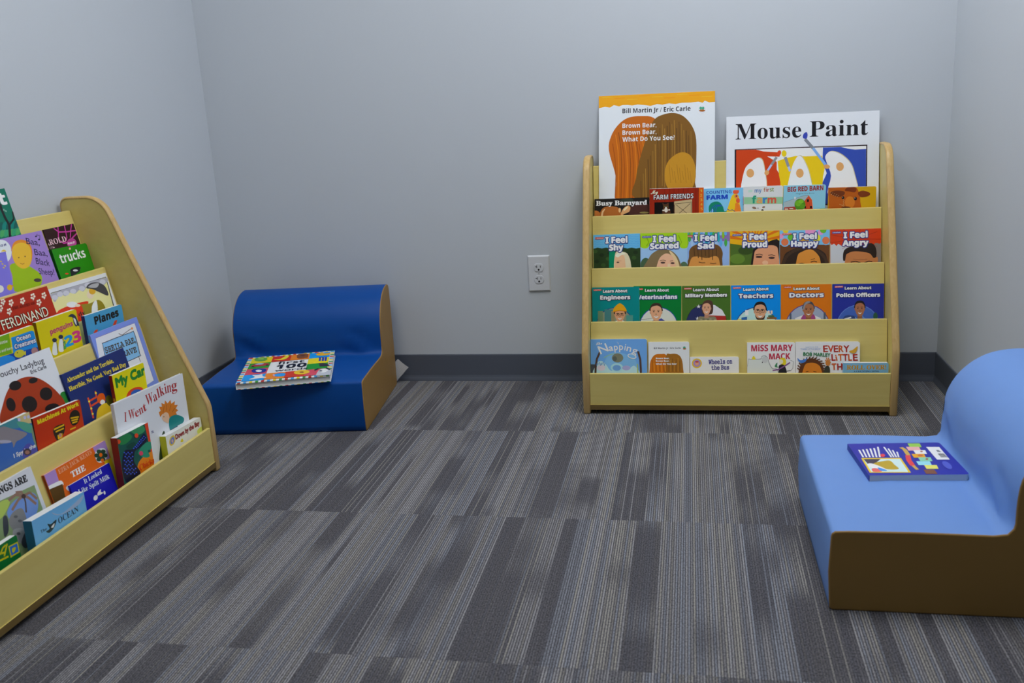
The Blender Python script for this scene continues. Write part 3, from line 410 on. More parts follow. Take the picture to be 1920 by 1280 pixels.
 art=[('s',(142,182,22),[-2,-6.9,28.3,-6.3,28.3,39.4,13.1,49.3,-2.1,38.8]),('s',(142,182,22),[28,-6.3,61.3,-5.6,61.3,36.4,44.7,47.2,28,35.8]),('s',(142,182,22),[60.8,-5.6,93.8,-5,93.9,37,77.4,47.8,60.8,36.4]),('s',(142,182,22),[93.3,-5,126.3,-4.3,126.4,37.5,109.9,48.3,93.4,36.9]),('s',(142,182,22),[124.8,-4.3,154.6,-3.7,154.7,41.5,139.8,51.4,124.9,41]),('p',(142,182,22),[0,-6.9,153.7,-3.8,153.7,26.4,0,23.6]),('l',(112,152,16),[16.9,6.2,27,29.2,19.4,41.7],3),('l',(112,152,16),[52.2,6.8,62.3,29.8,54.7,42.3],3),('l',(112,152,16),[87.3,7.5,97.4,30.4,89.9,42.9],3.1),('l',(112,152,16),[122.3,8.2,132.3,31.1,124.9,43.5],3),('e',(60,84,60),[16.9,105.3,17.7,0.2,0,25.4]),('e',(70,96,70),[139.9,109.4,12.5,0.2,0.1,15.2]),('s',(112,96,66),[9.3,135.8,27,81.2,44.7,61.2,67.3,53.2,94.9,55.7,117.4,73.7,128.7,99.2,135,137.2]),('s',(196,172,130),[92.4,58.2,109.9,71.1,122.5,96.6,130,137.1,115,137,110,96.4]),('s',(202,158,128),[53.5,136.3,58.5,88.1,77.4,68.1,94.9,69.6,108.7,88.8,113.8,136.9]),('e',(66,50,46),[72.4,96.4,7.5,0.1,0,3]),('e',(66,50,46),[103.5,98.3,6.5,0.1,0,3.1]),('l',(110,80,60),[62.3,90.1,73.6,87.8,82.4,90.9],1.8),('l',(110,80,60),[94.9,91.6,104.9,90.2],1.8),('e',(216,176,148),[91.9,106.3,4.6,0,0,6.6]),('p',(52,60,132),[5.6,8.7,34.6,8.3,34.6,14.9,5.6,15.3]),('t',(212,215,224),[7.6,13.3,25,3.3],'Lakeshore','b',0.008,0.00,None),('t',(212,215,224),[40.9,28.9,71.5,19.5],'I Feel','b',0.017,2.26,((36,46,112),2.51)),('t',(212,215,224),[31.6,51.6,90.8,18.3],'Scared','b',0.020,2.26,((36,46,112),2.51))]),
dict(disp='R',row=1,off=0.0034,th=0.003,u=0.2961,v=0.5546,a=-0.0157,W=147.5,H=159.8,kind='paper',label='violet raindrop feelings book with a brown-haired boy looking down',group='books on the rack against the back wall',bg=(126, 156, 202),
 art=[('p',(122,98,152),[-2.5,-6.6,150.3,-4.5,150.7,30.5,-2.3,28.7]),('s',(86,150,212),[4.9,-4,10,8.7,5.2,21.2,0.1,8.6]),('e',(30,150,160),[12.5,3.7,4.4,0,0,6.5]),('s',(122,162,42),[13.1,18.8,18.2,33.9,13.3,46.5,8.2,33.8]),('s',(62,150,62),[20.3,-3.7,25.5,18.9,20.6,31.5,15.6,18.8]),('e',(122,162,42),[27.9,3.9,4.4,0,0,6.5]),('s',(140,170,215),[28.5,19,33.6,34.1,28.7,46.6,23.6,34]),('s',(30,150,160),[35.7,-3.5,40.8,9.1,35.9,21.6,30.9,9]),('e',(140,170,215),[43.2,4.1,4.5,0.1,0.1,6.5]),('s',(86,150,212),[43.8,19.2,48.9,34.3,44.1,46.8,39,34.2]),('s',(122,162,42),[51.1,-3.3,56.2,19.3,51.4,31.8,46.3,19.2]),('e',(86,150,212),[58.5,4.3,4.5,0.1,0.1,6.5]),('s',(62,150,62),[59.2,19.4,64.3,34.5,59.4,47,54.4,34.4]),('s',(140,170,215),[66.4,-3.1,71.4,9.5,66.6,22,61.6,9.3]),('e',(62,150,62),[73.8,4.5,4.5,0.1,0.1,6.5]),('s',(30,150,160),[74.5,19.5,79.6,34.6,74.7,47.1,69.7,34.5]),('s',(86,150,212),[81.7,-2.9,86.8,19.7,82,32.2,76.9,19.6]),('e',(30,150,160),[89.1,4.7,4.4,0.1,0.1,6.5]),('s',(122,162,42),[89.8,19.7,94.8,34.8,90,47.3,85,34.7]),('s',(62,150,62),[96.9,-2.7,102,9.9,97.2,22.3,92.1,9.7]),('e',(122,162,42),[104.4,4.9,4.4,0.1,0,6.5]),('s',(140,170,215),[105,19.9,110.1,35,105.3,47.5,100.2,34.9]),('s',(30,150,160),[112.1,-2.5,117.3,20.1,112.5,32.5,107.5,19.9]),('e',(140,170,215),[119.6,5.1,4.4,0.1,0,6.5]),('s',(86,150,212),[120.2,20.1,125.3,35.2,120.5,47.6,115.5,35]),('s',(122,162,42),[127.3,-2.3,132.4,10.3,127.6,22.7,122.6,10.1]),('e',(86,150,212),[134.8,5.3,4.4,0.1,0,6.5]),('s',(62,150,62),[135.4,20.3,140.5,35.3,135.7,47.8,130.7,35.2]),('s',(96,66,32),[-1.4,137.3,18.1,86.9,20.9,56.6,40.1,40.5,77.1,36.6,111.6,42.5,125.3,62.7,124.8,85.2,115.1,137.8]),('s',(186,128,62),[23.5,137.4,25.6,86.9,45.4,78.3,75.1,83.5,104.6,77.5,115.8,92.7,112.6,137.8]),('l',(70,46,22),[35.2,51.7,37.9,76.9],2.5),('l',(70,46,22),[47.1,51.9,49.4,83.3],2.5),('l',(70,46,22),[59,52,60.8,89.7],2.5),('l',(70,46,22),[70.8,52.1,72.1,77.2],2.5),('l',(70,46,22),[82.7,52.2,83.5,83.6],2.5),('l',(70,46,22),[94.5,52.4,94.9,90],2.5),('l',(70,46,22),[106.3,52.5,106.1,77.5],2.5),('l',(80,50,26),[50.5,95.9,61.6,98.8,71.5,98.4],2.2),('l',(80,50,26),[86.4,100,97.5,102.1,106.1,100.1],2.2),('p',(176,50,36),[3.8,9.6,30.6,9,30.7,15.5,3.9,16.2]),('t',(212,215,224),[5.8,14.2,22.9,3.3],'Lakeshore','b',0.022,0.00,None),('t',(212,215,224),[36.7,28.6,70.3,19.3],'I Feel','b',0.024,2.22,((36,46,112),2.47)),('t',(212,215,224),[48.1,53.4,49.4,18.1],'Sad','b',0.030,2.22,((36,46,112),2.47))]),
dict(disp='R',row=1,off=0.0036,th=0.003,u=0.4455,v=0.5535,a=-0.0088,W=153.1,H=159.7,kind='paper',label='orange sunburst feelings book with a dark-haired smiling child',group='books on the rack against the back wall',bg=(216, 152, 16),
 art=[('p',(192,96,12),[78.3,33.5,-88.5,12.5,-85.1,-8.2]),('p',(192,96,12),[78.3,33.5,-77.2,-33.7,-68.4,-52.4]),('p',(192,96,12),[78.3,33.5,-53.9,-74.4,-40.3,-89.7]),('p',(192,96,12),[78.3,33.5,-20.4,-106.6,-3.2,-117.3]),('p',(192,96,12),[78.3,33.5,20.6,-127.7,40.1,-133]),('p',(192,96,12),[78.3,33.5,65.8,-136.2,86,-135.8]),('p',(192,96,12),[78.3,33.5,111.7,-131.6,131,-125.5]),('p',(192,96,12),[78.3,33.5,154.7,-114.3,171.8,-103.1]),('p',(192,96,12),[78.3,33.5,191.8,-85.7,205.3,-70.2]),('p',(192,96,12),[78.3,33.5,220,-48.1,229,-29.5]),('p',(192,96,12),[78.3,33.5,237.3,-4.3,241.1,16]),('p',(66,92,32),[-1.1,38.7,79.7,52.2,157,39,158,189,-0.5,187.7]),('e',(86,116,40),[22.6,88.6,23.5,0.4,0.1,16.1]),('e',(46,66,24),[48.6,62.3,23.4,0.4,0,13.4]),('s',(32,24,22),[68.6,161.5,69.9,70.7,79.7,52.2,105.5,42,154.9,34.9,157.9,162.4]),('s',(192,134,98),[75.6,161.6,74.6,78.8,84.9,57.6,113.3,47.5,141.6,49.3,150,72,152.2,162.4]),('e',(60,42,38),[90.2,83.3,10.4,0.1,0,3.4]),('e',(60,42,38),[129.5,86.5,9.8,0.2,0.1,3.5]),('l',(60,40,34),[79.8,76.7,91.5,74.2,101.8,77.6],2.1),('l',(60,40,34),[118.6,78.4,130.2,77,140.6,80.8],2.1),('e',(212,160,126),[109.7,101.9,9.3,0.2,0.1,7]),('p',(52,60,132),[7.1,9.2,35.3,8.7,35.3,15.1,7.1,15.6]),('t',(212,215,224),[9.2,13.5,24,3.4],'Lakeshore','b',0.013,0.00,None),('t',(212,215,224),[41.1,27.5,70.8,18.8],'I Feel','b',0.004,2.33,((36,46,112),2.59)),('t',(212,215,224),[40.2,52,74.4,17.6],'Proud','b',0.007,2.33,((36,46,112),2.59))]),
dict(disp='R',row=1,off=0.0036,th=0.003,u=0.5996,v=0.5516,a=-0.009,W=152.1,H=157.8,kind='paper',label='pastel-dotted feelings book with a curly-haired smiling girl',group='books on the rack against the back wall',bg=(106, 166, 216),
 art=[('p',(92,56,26),[0.3,45,154.4,47.7,155.9,189.8,1.4,188.5]),('e',(206,132,172),[94.4,4.6,16.7,0.3,0.1,17.3]),('e',(202,192,42),[112.3,25.9,12.2,0.3,0.1,12.7]),('e',(92,162,42),[35.5,22.4,11.2,0.2,0.1,11.6]),('e',(216,150,40),[74.3,33.7,15.3,0.2,0.2,15.8]),('e',(190,130,180),[124.8,7.8,8.6,0.2,0.1,8.9]),('e',(212,180,40),[17.9,-1,9.2,0.2,0.1,9.6]),('e',(92,162,42),[132.3,0.1,10.1,0.2,0.1,10.5]),('e',(206,132,172),[4,18.6,7.7,0.1,0,7.9]),('e',(105,165,215),[15.7,36.8,14.3,0.3,0.1,14.8]),('e',(192,102,62),[15.7,36.8,11.2,0.2,0,11.7]),('e',(105,165,215),[140.7,33.8,14.1,0.3,0.1,14.7]),('e',(192,102,62),[140.7,33.8,11.1,0.2,0.1,11.6]),('s',(42,30,22),[7.6,161.9,12.2,85,32.5,64.1,66.9,52.8,105,56.1,131.7,68.4,144.5,89.6,149.1,163.4]),('e',(58,42,30),[11.9,111.5,5.1,0.1,0,5.3]),('e',(58,42,30),[12.4,104.1,5.2,0.1,0.1,5.3]),('e',(58,42,30),[14.2,96.9,5.2,0,0.1,5.3]),('e',(58,42,30),[17.3,89.9,5.1,0.1,0,5.3]),('e',(58,42,30),[21.4,83.4,5.2,0.1,0.1,5.3]),('e',(58,42,30),[26.7,77.4,5.1,0.1,0,5.3]),('e',(58,42,30),[32.9,72.1,5.1,0.1,0,5.3]),('e',(58,42,30),[39.9,67.5,5.1,0.1,0.1,5.3]),('e',(58,42,30),[47.7,63.8,5.1,0.1,0,5.3]),('e',(58,42,30),[56,61,5.1,0.1,0.1,5.3]),('e',(58,42,30),[64.8,59.2,5.1,0,0.1,5.2]),('e',(58,42,30),[73.8,58.3,5.1,0.1,0.1,5.3]),('e',(58,42,30),[82.9,58.5,5.1,0,0.1,5.2]),('e',(58,42,30),[91.9,59.6,5.1,0.1,0.1,5.3]),('e',(58,42,30),[100.7,61.7,5.1,0.1,0,5.3]),('e',(58,42,30),[109,64.8,5.1,0.1,0.1,5.3]),('e',(58,42,30),[116.8,68.8,5.1,0.1,0,5.2]),('e',(58,42,30),[123.9,73.5,5,0.1,0,5.3]),('e',(58,42,30),[130.1,79,5,0.1,0,5.3]),('e',(58,42,30),[135.4,85.1,5,0.1,0,5.3]),('e',(58,42,30),[139.6,91.7,5,0.1,0,5.3]),('e',(58,42,30),[142.7,98.7,5,0.1,0,5.3]),('e',(58,42,30),[144.6,105.9,5,0.1,0,5.3]),('e',(58,42,30),[145.3,113.3,5,0.1,0,5.2]),('s',(188,124,48),[52,162.4,53.9,85.6,69.5,67.9,94.9,61.2,114,74.7,125.2,99.8,123.8,163.1]),('l',(50,32,22),[95.3,101.5,105.4,98.5,114.3,101.3],2.6),('l',(50,32,22),[58.4,106.8,67.3,104.8,76.3,107.1],2.4),('l',(60,38,24),[95.2,93.1,107.9,90.6],1.6),('p',(176,50,36),[8.3,8.1,35.4,7.6,35.4,13.9,8.3,14.5]),('t',(212,215,224),[10.3,12.4,23.1,3.5],'Lakeshore','b',0.017,0.00,None),('t',(212,215,224),[41.2,28.6,71.1,18.1],'I Feel','b',0.011,2.28,((36,46,112),2.54)),('t',(212,215,224),[35.7,50.9,81.9,16.9],'Happy','b',0.009,2.29,((36,46,112),2.54))]),
dict(disp='R',row=1,off=0.0036,th=0.003,u=0.7538,v=0.5502,a=-0.0026,W=151.6,H=157.4,kind='paper',label='red burst feelings book with a frowning dark-haired child, at the row end',group='books on the rack against the back wall',bg=(182, 52, 16),
 art=[('p',(172,176,182),[-0.1,42.5,51.1,43.7,51.8,190.6,0.5,189.8]),('p',(112,102,98),[125.8,45.5,154.2,46.2,155.2,192.1,126.7,191.7]),('p',(150,150,150),[51.1,43.7,125.8,45.5,126.7,191.7,51.8,190.6]),('p',(182,52,16),[0,-4.7,153.9,-4.4,153.4,35.8,146.8,49.2,135.6,39.3,130.8,50.9,115.8,44,91.1,55.1,56.1,42.5,51.2,56.8,38.6,44.7,33.6,51.7,23.5,45.1,18.6,52.1,11,44,4,49.1,0.2,42.5]),('l',(140,36,14),[77.2,31.3,159.1,33.4],1),('l',(140,36,14),[77.2,31.3,140,56.3],1),('l',(140,36,14),[77.2,31.3,91.4,67.7],1),('l',(140,36,14),[77.2,31.3,35.8,61.9],1),('l',(140,36,14),[77.2,31.3,-0.6,41.6],1),('l',(140,36,14),[77.2,31.3,-0.2,16.5],1),('l',(140,36,14),[77.2,31.3,36.7,-1.6],1),('l',(140,36,14),[77.2,31.3,92.4,-4.1],1),('l',(140,36,14),[77.2,31.3,140.6,9.9],1),('l',(140,36,14),[77.2,31.3,159,34],1),('s',(36,26,22),[38.3,93.2,41.2,67,58.7,55.7,91.1,51.2,123.3,45.5,136.3,61.4,137.9,84.9,129.8,95.1,76.2,78.3,45.1,98.6]),('s',(168,108,62),[44.2,164.2,45.8,90.7,53.8,75.7,76.2,69.9,116,76.6,129.8,92,141.4,89.1,141.1,113.6,130.2,165.6]),('l',(52,34,24),[61.4,103.6,76.4,101.3,91.4,106.1],2.8),('l',(52,34,24),[101.3,106.3,116.2,101.6,126.1,103.4],2.8),('l',(130,80,48),[68.8,93.8,91.3,96.4,111.2,94.7],1.6),('p',(52,60,132),[5.3,7,32.4,6.6,32.4,12.9,5.3,13.2]),('t',(212,215,224),[7.3,11.2,23.1,3.4],'Lakeshore','b',0.009,0.00,None),('t',(212,215,224),[40.5,27.8,70.3,17.9],'I Feel','b',0.020,2.24,((36,46,112),2.49)),('t',(212,215,224),[37.4,51.8,76,16.8],'Angry','b',0.004,2.24,((36,46,112),2.49))]),
dict(disp='R',row=2,off=0.007,th=0.003,u=0.0024,v=0.3913,a=-0.0006,W=153.2,H=163.0,kind='paper',label='teal careers book showing a person in a yellow hard hat',group='books on the rack against the back wall',bg=(0, 116, 116),
 art=[('e',(24,44,112),[73.4,129.5,62.9,0.6,-0.8,63.6]),('e',(120,128,104),[73.4,129.5,60.8,0.6,-0.7,61.4]),('p',(96,120,90),[18.2,77.1,34.5,77.3,32.9,214,16.5,213.9]),('p',(60,110,110),[40,72,69.9,72.4,68.3,214.1,38.4,214]),('p',(130,118,84),[61.7,77.7,72.6,77.8,71.1,214.1,60.2,214.1]),('p',(70,130,120),[110.3,91.9,131.9,92.1,130.6,214.4,109,214.3]),('p',(196,196,204),[65.6,214.1,74.9,110.5,83.1,108.4,99.3,108.6,107.4,113.6,122.5,214.3]),('s',(46,32,26),[72.7,88.7,72.2,77.8,78.8,68.3,89.8,65.9,100.6,68.2,107.1,78.3,106.3,89.1]),('p',(163,117,86),[81.8,104,96.9,104.2,97.5,123.8,80.7,123.6]),('e',(172,124,91),[73.4,90.9,2,0,-0.1,4.3]),('e',(172,124,91),[105.6,91.3,2,0,-0.1,4.3]),('s',(192,138,102),[73.9,89.8,74.5,80,80.4,74.9,92.2,72.9,100.1,75.6,105,81.5,105.1,91.3,103.5,99.9,97.7,109.4,89.3,112.8,80.9,109.3,75.3,99.6]),('e',(40,30,28),[82.8,88.8,2.4,0.1,0,1.3]),('l',(50,34,28),[86.5,85.6,79.5,85.1],1.3),('l',(25,22,25),[88.2,86.7,76.9,86.6,77.7,92.7,87,92.8,88.2,86.7],1.3),('e',(40,30,28),[96.2,89,2.4,0,0,1.3]),('l',(50,34,28),[92.6,85.7,99.6,85.3],1.3),('l',(25,22,25),[90.9,86.8,102.1,86.9,101.2,93,92,92.9,90.9,86.8],1.3),('e',(157,113,83),[89.4,95.9,2.7,0,0,1.9]),('s',(215,205,200),[82.3,100.8,89.4,102.4,96.4,100.9,89.3,105.9]),('s',(222,142,16),[68.7,81,71.1,67.5,86.4,53.6,95.8,55.1,106.5,66.1,111.2,79.7,88.8,75.9]),('l',(176,104,10),[69.3,80.5,88.8,76.1,111.2,79.4],2.2),('p',(176,50,36),[4.6,5.5,30.8,5.2,30.7,11.1,4.5,11.5]),('t',(212,215,224),[6.2,9.9,22.9,3.3],'Lakeshore','b',0.004,0.00,None),('t',(212,215,224),[35.8,17.5,78.5,9],'Learn About','b',0.005,0.81,((18,18,22),1.08)),('t',(212,215,224),[26.8,39.6,96.2,12.5],'Engineers','b',-0.001,1.35,((42,22,62),1.90))]),
dict(disp='R',row=2,off=0.0034,th=0.003,u=0.1374,v=0.3927,a=-0.0165,W=152.5,H=161.9,kind='paper',label='emerald careers book showing a short-haired smiling man, partly covered at left',group='books on the rack against the back wall',bg=(0, 106, 42),
 art=[('e',(36,50,152),[80.4,131,61.9,-0.4,0.5,63]),('e',(190,192,182),[80.4,131,59.8,-0.4,0.4,60.9]),('p',(56,66,142),[58.3,215.1,60.2,112.2,73.6,110.8,89.5,104,102.9,113.4,122.3,214.4]),('s',(56,40,30),[53.9,82.6,53,69.4,60.2,57.8,72.3,54.6,84.5,57.2,91.8,69.3,91.2,82.5]),('p',(166,124,95),[64.3,101.1,81.1,101,82.2,124.8,63.5,124.9]),('e',(176,131,100),[54.6,85.3,2.3,0,0.1,5.3]),('e',(176,131,100),[90.5,85.1,2.2,0,0,5.3]),('s',(196,146,112),[55.2,83.9,55.7,72,62.2,65.7,75.2,63,84,66.2,89.6,73.3,89.9,85.1,88.3,95.7,82.1,107.4,72.8,111.6,63.4,107.5,57,95.8]),('e',(40,30,28),[65.1,82.6,2.6,0,0,1.6]),('l',(50,34,28),[69.2,78.6,61.3,78.1],1.6),('e',(40,30,28),[80,82.5,2.6,0,0,1.6]),('l',(50,34,28),[75.9,78.6,83.7,78],1.6),('e',(160,119,91),[72.6,91,3,0,0,2.4]),('s',(215,205,200),[64.8,97.1,72.7,98.9,80.5,97.1,72.7,103.2]),('l',(90,90,90),[20,108.7,41.5,106.9,60.2,104.1],1.1),('p',(176,50,36),[3.3,7.6,30.1,6.8,30.1,12.7,3.3,13.5]),('t',(212,215,224),[4.9,11.9,23.6,3.3],'Lakeshore','b',0.021,0.00,None),('t',(212,215,224),[36.8,18.4,75.9,8.9],'Learn About','b',0.017,0.80,((18,18,22),1.07)),('t',(212,215,224),[13.2,42.7,125.7,12.4],'Veterinarians','b',0.016,1.33,((32,26,102),1.86))]),
dict(disp='R',row=2,off=0.0036,th=0.003,u=0.2922,v=0.3901,a=-0.0044,W=150.5,H=161.2,kind='paper',label='olive green careers book showing a woman in camouflage before a flag',group='books on the rack against the back wall',bg=(62, 96, 32),
 art=[('e',(26,30,22),[76.4,123,64.6,0.4,-0.2,66.4]),('e',(176,172,160),[76.4,123,62.5,0.4,-0.2,64.2]),('p',(36,42,84),[15.2,214,13.4,106.5,28.7,77.1,57.6,61.4,75.9,58.9,75.7,214]),('p',(196,196,202),[75.9,58.3,102,61.8,125.4,78,135.8,96.7,75.9,93.6]),('p',(156,40,36),[75.9,94.9,136.3,96.7,139.7,123.4,75.8,123]),('p',(205,206,212),[51.9,59.2,53.4,64,58.3,64,54.3,67,55.8,71.8,51.8,68.8,47.8,71.7,49.4,66.9,45.4,63.9,50.3,63.9]),('p',(205,206,212),[48.4,97.6,49.9,102.4,54.8,102.5,50.9,105.4,52.4,110.2,48.4,107.3,44.3,110.2,45.9,105.4,41.9,102.4,46.8,102.4]),('s',(122,116,92),[41.5,214,47,109.4,68,98.8,88.9,98.5,109.8,111.2,117.5,214]),('e',(92,90,70),[52.3,110.8,4.2,0,0,1.6]),('e',(150,144,120),[59.6,108.7,4.2,0,0,1.6]),('e',(92,90,70),[67,106.6,4.1,0,0,1.6]),('e',(150,144,120),[74.3,110.9,4.2,0,0,1.6]),('e',(92,90,70),[81.6,108.8,4.2,0.1,0,1.6]),('e',(150,144,120),[88.9,106.8,4.2,0,0,1.6]),('e',(92,90,70),[96.2,111.1,4.2,0,0,1.6]),('e',(150,144,120),[103.5,109,4.2,0,0,1.6]),('s',(72,48,38),[62.3,80.1,64.2,56.1,78.6,45.6,94.2,51.1,97.3,75.1,91.6,91,68,90.8]),('s',(72,48,38),[63.1,70.6,62.6,60.4,67.9,51.6,76.7,49.2,85.6,51.4,90.8,60.7,90.3,70.9]),('p',(163,120,95),[70.6,84.9,82.8,85,83.4,103.2,69.8,103.1]),('e',(172,127,100),[63.6,72.6,1.7,0,0,4.1]),('e',(172,127,100),[89.7,72.9,1.7,0,0,4]),('s',(192,142,112),[64.1,71.6,64.5,62.5,69.3,57.7,78.8,55.7,85.1,58.2,89.2,63.8,89.3,72.9,88.1,81,83.5,89.8,76.7,93,69.9,89.7,65.3,80.8]),('e',(40,30,28),[71.3,70.7,1.9,0,0,1.2]),('l',(50,34,28),[74.3,67.7,68.6,67.2],1.2),('e',(40,30,28),[82.1,70.8,1.9,0,0,1.2]),('l',(50,34,28),[79.2,67.7,84.9,67.4],1.1),('e',(157,116,91),[76.7,77.2,2.2,0,0,1.8]),('s',(215,205,200),[71,81.8,76.7,83.3,82.4,81.9,76.7,86.5]),('p',(176,50,36),[5.8,5.7,30.2,5.2,30.2,11.1,5.8,11.6]),('t',(212,215,224),[7.3,10,21.3,3.2],'Lakeshore','b',0.014,0.00,None),('t',(212,215,224),[34.7,17,80.4,8.8],'Learn About','b',0.006,0.78,((18,18,22),1.04)),('t',(212,215,224),[10.4,36.2,129.8,10.1],'Military Members','b',0.009,1.31,((26,36,22),1.83))]),
dict(disp='R',row=2,off=0.0036,th=0.003,u=0.4457,v=0.3891,a=0.001,W=151.5,H=160.9,kind='paper',label='bright sky-blue careers book showing a man in glasses',group='books on the rack against the back wall',bg=(0, 122, 206),
 art=[('e',(26,42,122),[76.9,139.2,66.6,0.7,-0.2,69.2]),('e',(166,196,192),[76.9,139.2,64.3,0.7,-0.2,66.8]),('p',(205,210,208),[42.8,78.8,53,78.9,53,95.4,42.8,95.3]),('p',(205,180,160),[112.5,81.3,118.3,81.4,118.3,91.8,112.5,91.7]),('p',(205,180,160),[121.2,81.4,127,81.5,126.9,91.9,121.2,91.9]),('p',(120,80,40),[109.6,102.2,138.4,102.5,139.9,108.5,109.5,108.1]),('e',(60,90,60),[122.6,99.3,10.4,0.2,0,3.6]),('p',(40,90,150),[31.1,102.6,48.6,99.9,48.5,110.4,31,110.8]),('p',(200,180,60),[19.3,107,31,107.2,31,113.2,19.3,113]),('p',(50,70,140),[59.7,215.8,74.7,110.7,103.7,109.6,117.9,216.1]),('s',(26,22,22),[70.8,81.5,70.1,67.7,77.2,55.7,88.9,52.6,100.6,55.5,107.5,68.3,106.7,82]),('p',(163,120,91),[80.6,100.9,96.8,101.2,97.6,126,79.6,125.8]),('e',(172,127,97),[71.5,84.3,2.2,0,0,5.5]),('e',(172,127,97),[106,84.8,2.2,0,0,5.5]),('s',(192,142,108),[72,82.9,72.6,70.5,79,64,91.6,61.4,100,64.9,105.3,72.4,105.5,84.8,103.8,95.7,97.7,107.8,88.7,112.1,79.7,107.6,73.6,95.3]),('e',(40,30,28),[81.6,81.7,2.5,0,0,1.6]),('l',(50,34,28),[85.6,77.6,78,76.9],1.6),('l',(25,22,25),[87.4,79,75.3,78.8,76.2,86.5,86.1,86.7,87.4,79],1.6),('e',(40,30,28),[96,81.9,2.5,0,0,1.6]),('l',(50,34,28),[92,77.7,99.6,77.2],1.6),('l',(25,22,25),[90.2,79,102.3,79.2,101.3,86.9,91.5,86.8,90.2,79],1.6),('e',(157,116,88),[88.7,90.6,2.9,0,0,2.5]),('s',(215,205,200),[81.2,96.8,88.7,98.8,96.3,97,88.7,103.3]),('s',(60,42,34),[73.3,94.2,77.7,107.7,89.2,111.5,100.9,108,104.4,94.6,98,103.5,88.7,105.5,79.4,103.3]),('p',(176,50,36),[5.2,5.2,31,4.8,30.9,10.8,5.2,11.2]),('t',(212,215,224),[7,9.4,22.2,3.6],'Lakeshore','b',0.004,0.00,None),('t',(212,215,224),[37.3,17.8,77.8,8.7],'Learn About','b',0.009,0.87,((18,18,22),1.16)),('t',(212,215,224),[23.2,40.6,105.3,13.2],'Teachers','b',-0.003,1.45,((36,30,90),2.03))]),
dict(disp='R',row=2,off=0.0036,th=0.003,u=0.5994,v=0.3892,a=-0.009,W=151.3,H=159.6,kind='paper',label='orange careers book showing a grey-haired woman in a white coat',group='books on the rack against the back wall',bg=(192, 102, 8),
 art=[('e',(72,42,112),[80.6,134.1,67.5,0.1,0.6,70.9]),('e',(138,148,168),[80.6,134.1,65.3,0.1,0.6,68.5]),('p',(70,80,96),[25.9,90.9,31.7,90.9,32.7,216.2,26.9,216.2]),('p',(70,80,96),[128.4,88.3,134.7,88.3,135.9,215.8,129.7,215.8]),('p',(200,200,206),[32.7,216.2,43.2,105.8,68.9,95.5,97.3,95.6,120.1,106,135.4,215.8]),('s',(142,62,112),[57.6,117.8,68.9,94.6,83.2,105.9,97.3,93.5,104.5,109,97.7,132.7,66.3,132.6]),('s',(64,64,70),[66.4,78.3,65.7,66.4,72,56,82.7,53.2,93.5,55.7,100,66.6,99.4,78.4]),('p',(129,83,54),[75.7,94.9,90.5,95,91.5,116.3,75,116.3]),('e',(136,88,57),[67.1,80.6,2,0.1,0.1,4.8]),('e',(136,88,57),[98.8,80.8,2,0,0,4.7]),('s',(152,98,64),[67.6,79.5,68,68.8,73.7,63.1,85.3,60.8,93,63.7,98,70.1,98.3,80.8,96.9,90.3,91.4,100.7,83.2,104.4,74.9,100.6,69.2,90.2]),('e',(40,30,28),[76.3,78.3,2.4,0,0.1,1.4]),('l',(50,34,28),[80,74.8,73,74.3],1.4),('e',(40,30,28),[89.6,78.4,2.3,0,0,1.4]),('l',(50,34,28),[85.9,74.8,92.8,74.4],1.4),('e',(124,80,52),[83,85.9,2.7,0,0,2.2]),('s',(215,205,200),[76.1,91.4,83.1,93.1,90,91.4,83.1,96.9]),('s',(120,122,128),[66.4,76.2,71.4,58.4,82.7,52.6,88.4,56.2,74.3,64.4,70.1,79.2]),('p',(176,50,36),[7.2,6.3,31.6,5.6,31.6,11.6,7.3,12.2]),('t',(212,215,224),[9,10.5,20.9,3.6],'Lakeshore','b',0.019,0.00,None),('t',(212,215,224),[37.7,18.2,77.9,8.6],'Learn About','b',0.012,0.85,((18,18,22),1.14)),('t',(212,215,224),[25.5,40.6,102.5,13.6],'Doctors','b',0.010,1.42,((42,52,92),1.99))]),
dict(disp='R',row=2,off=0.0036,th=0.003,u=0.7537,v=0.3878,a=-0.0054,W=152.2,H=158.8,kind='paper',label='royal-blue careers book showing a uniformed woman, rightmost of its row',group='books on the rack against the back wall',bg=(32, 42, 132),
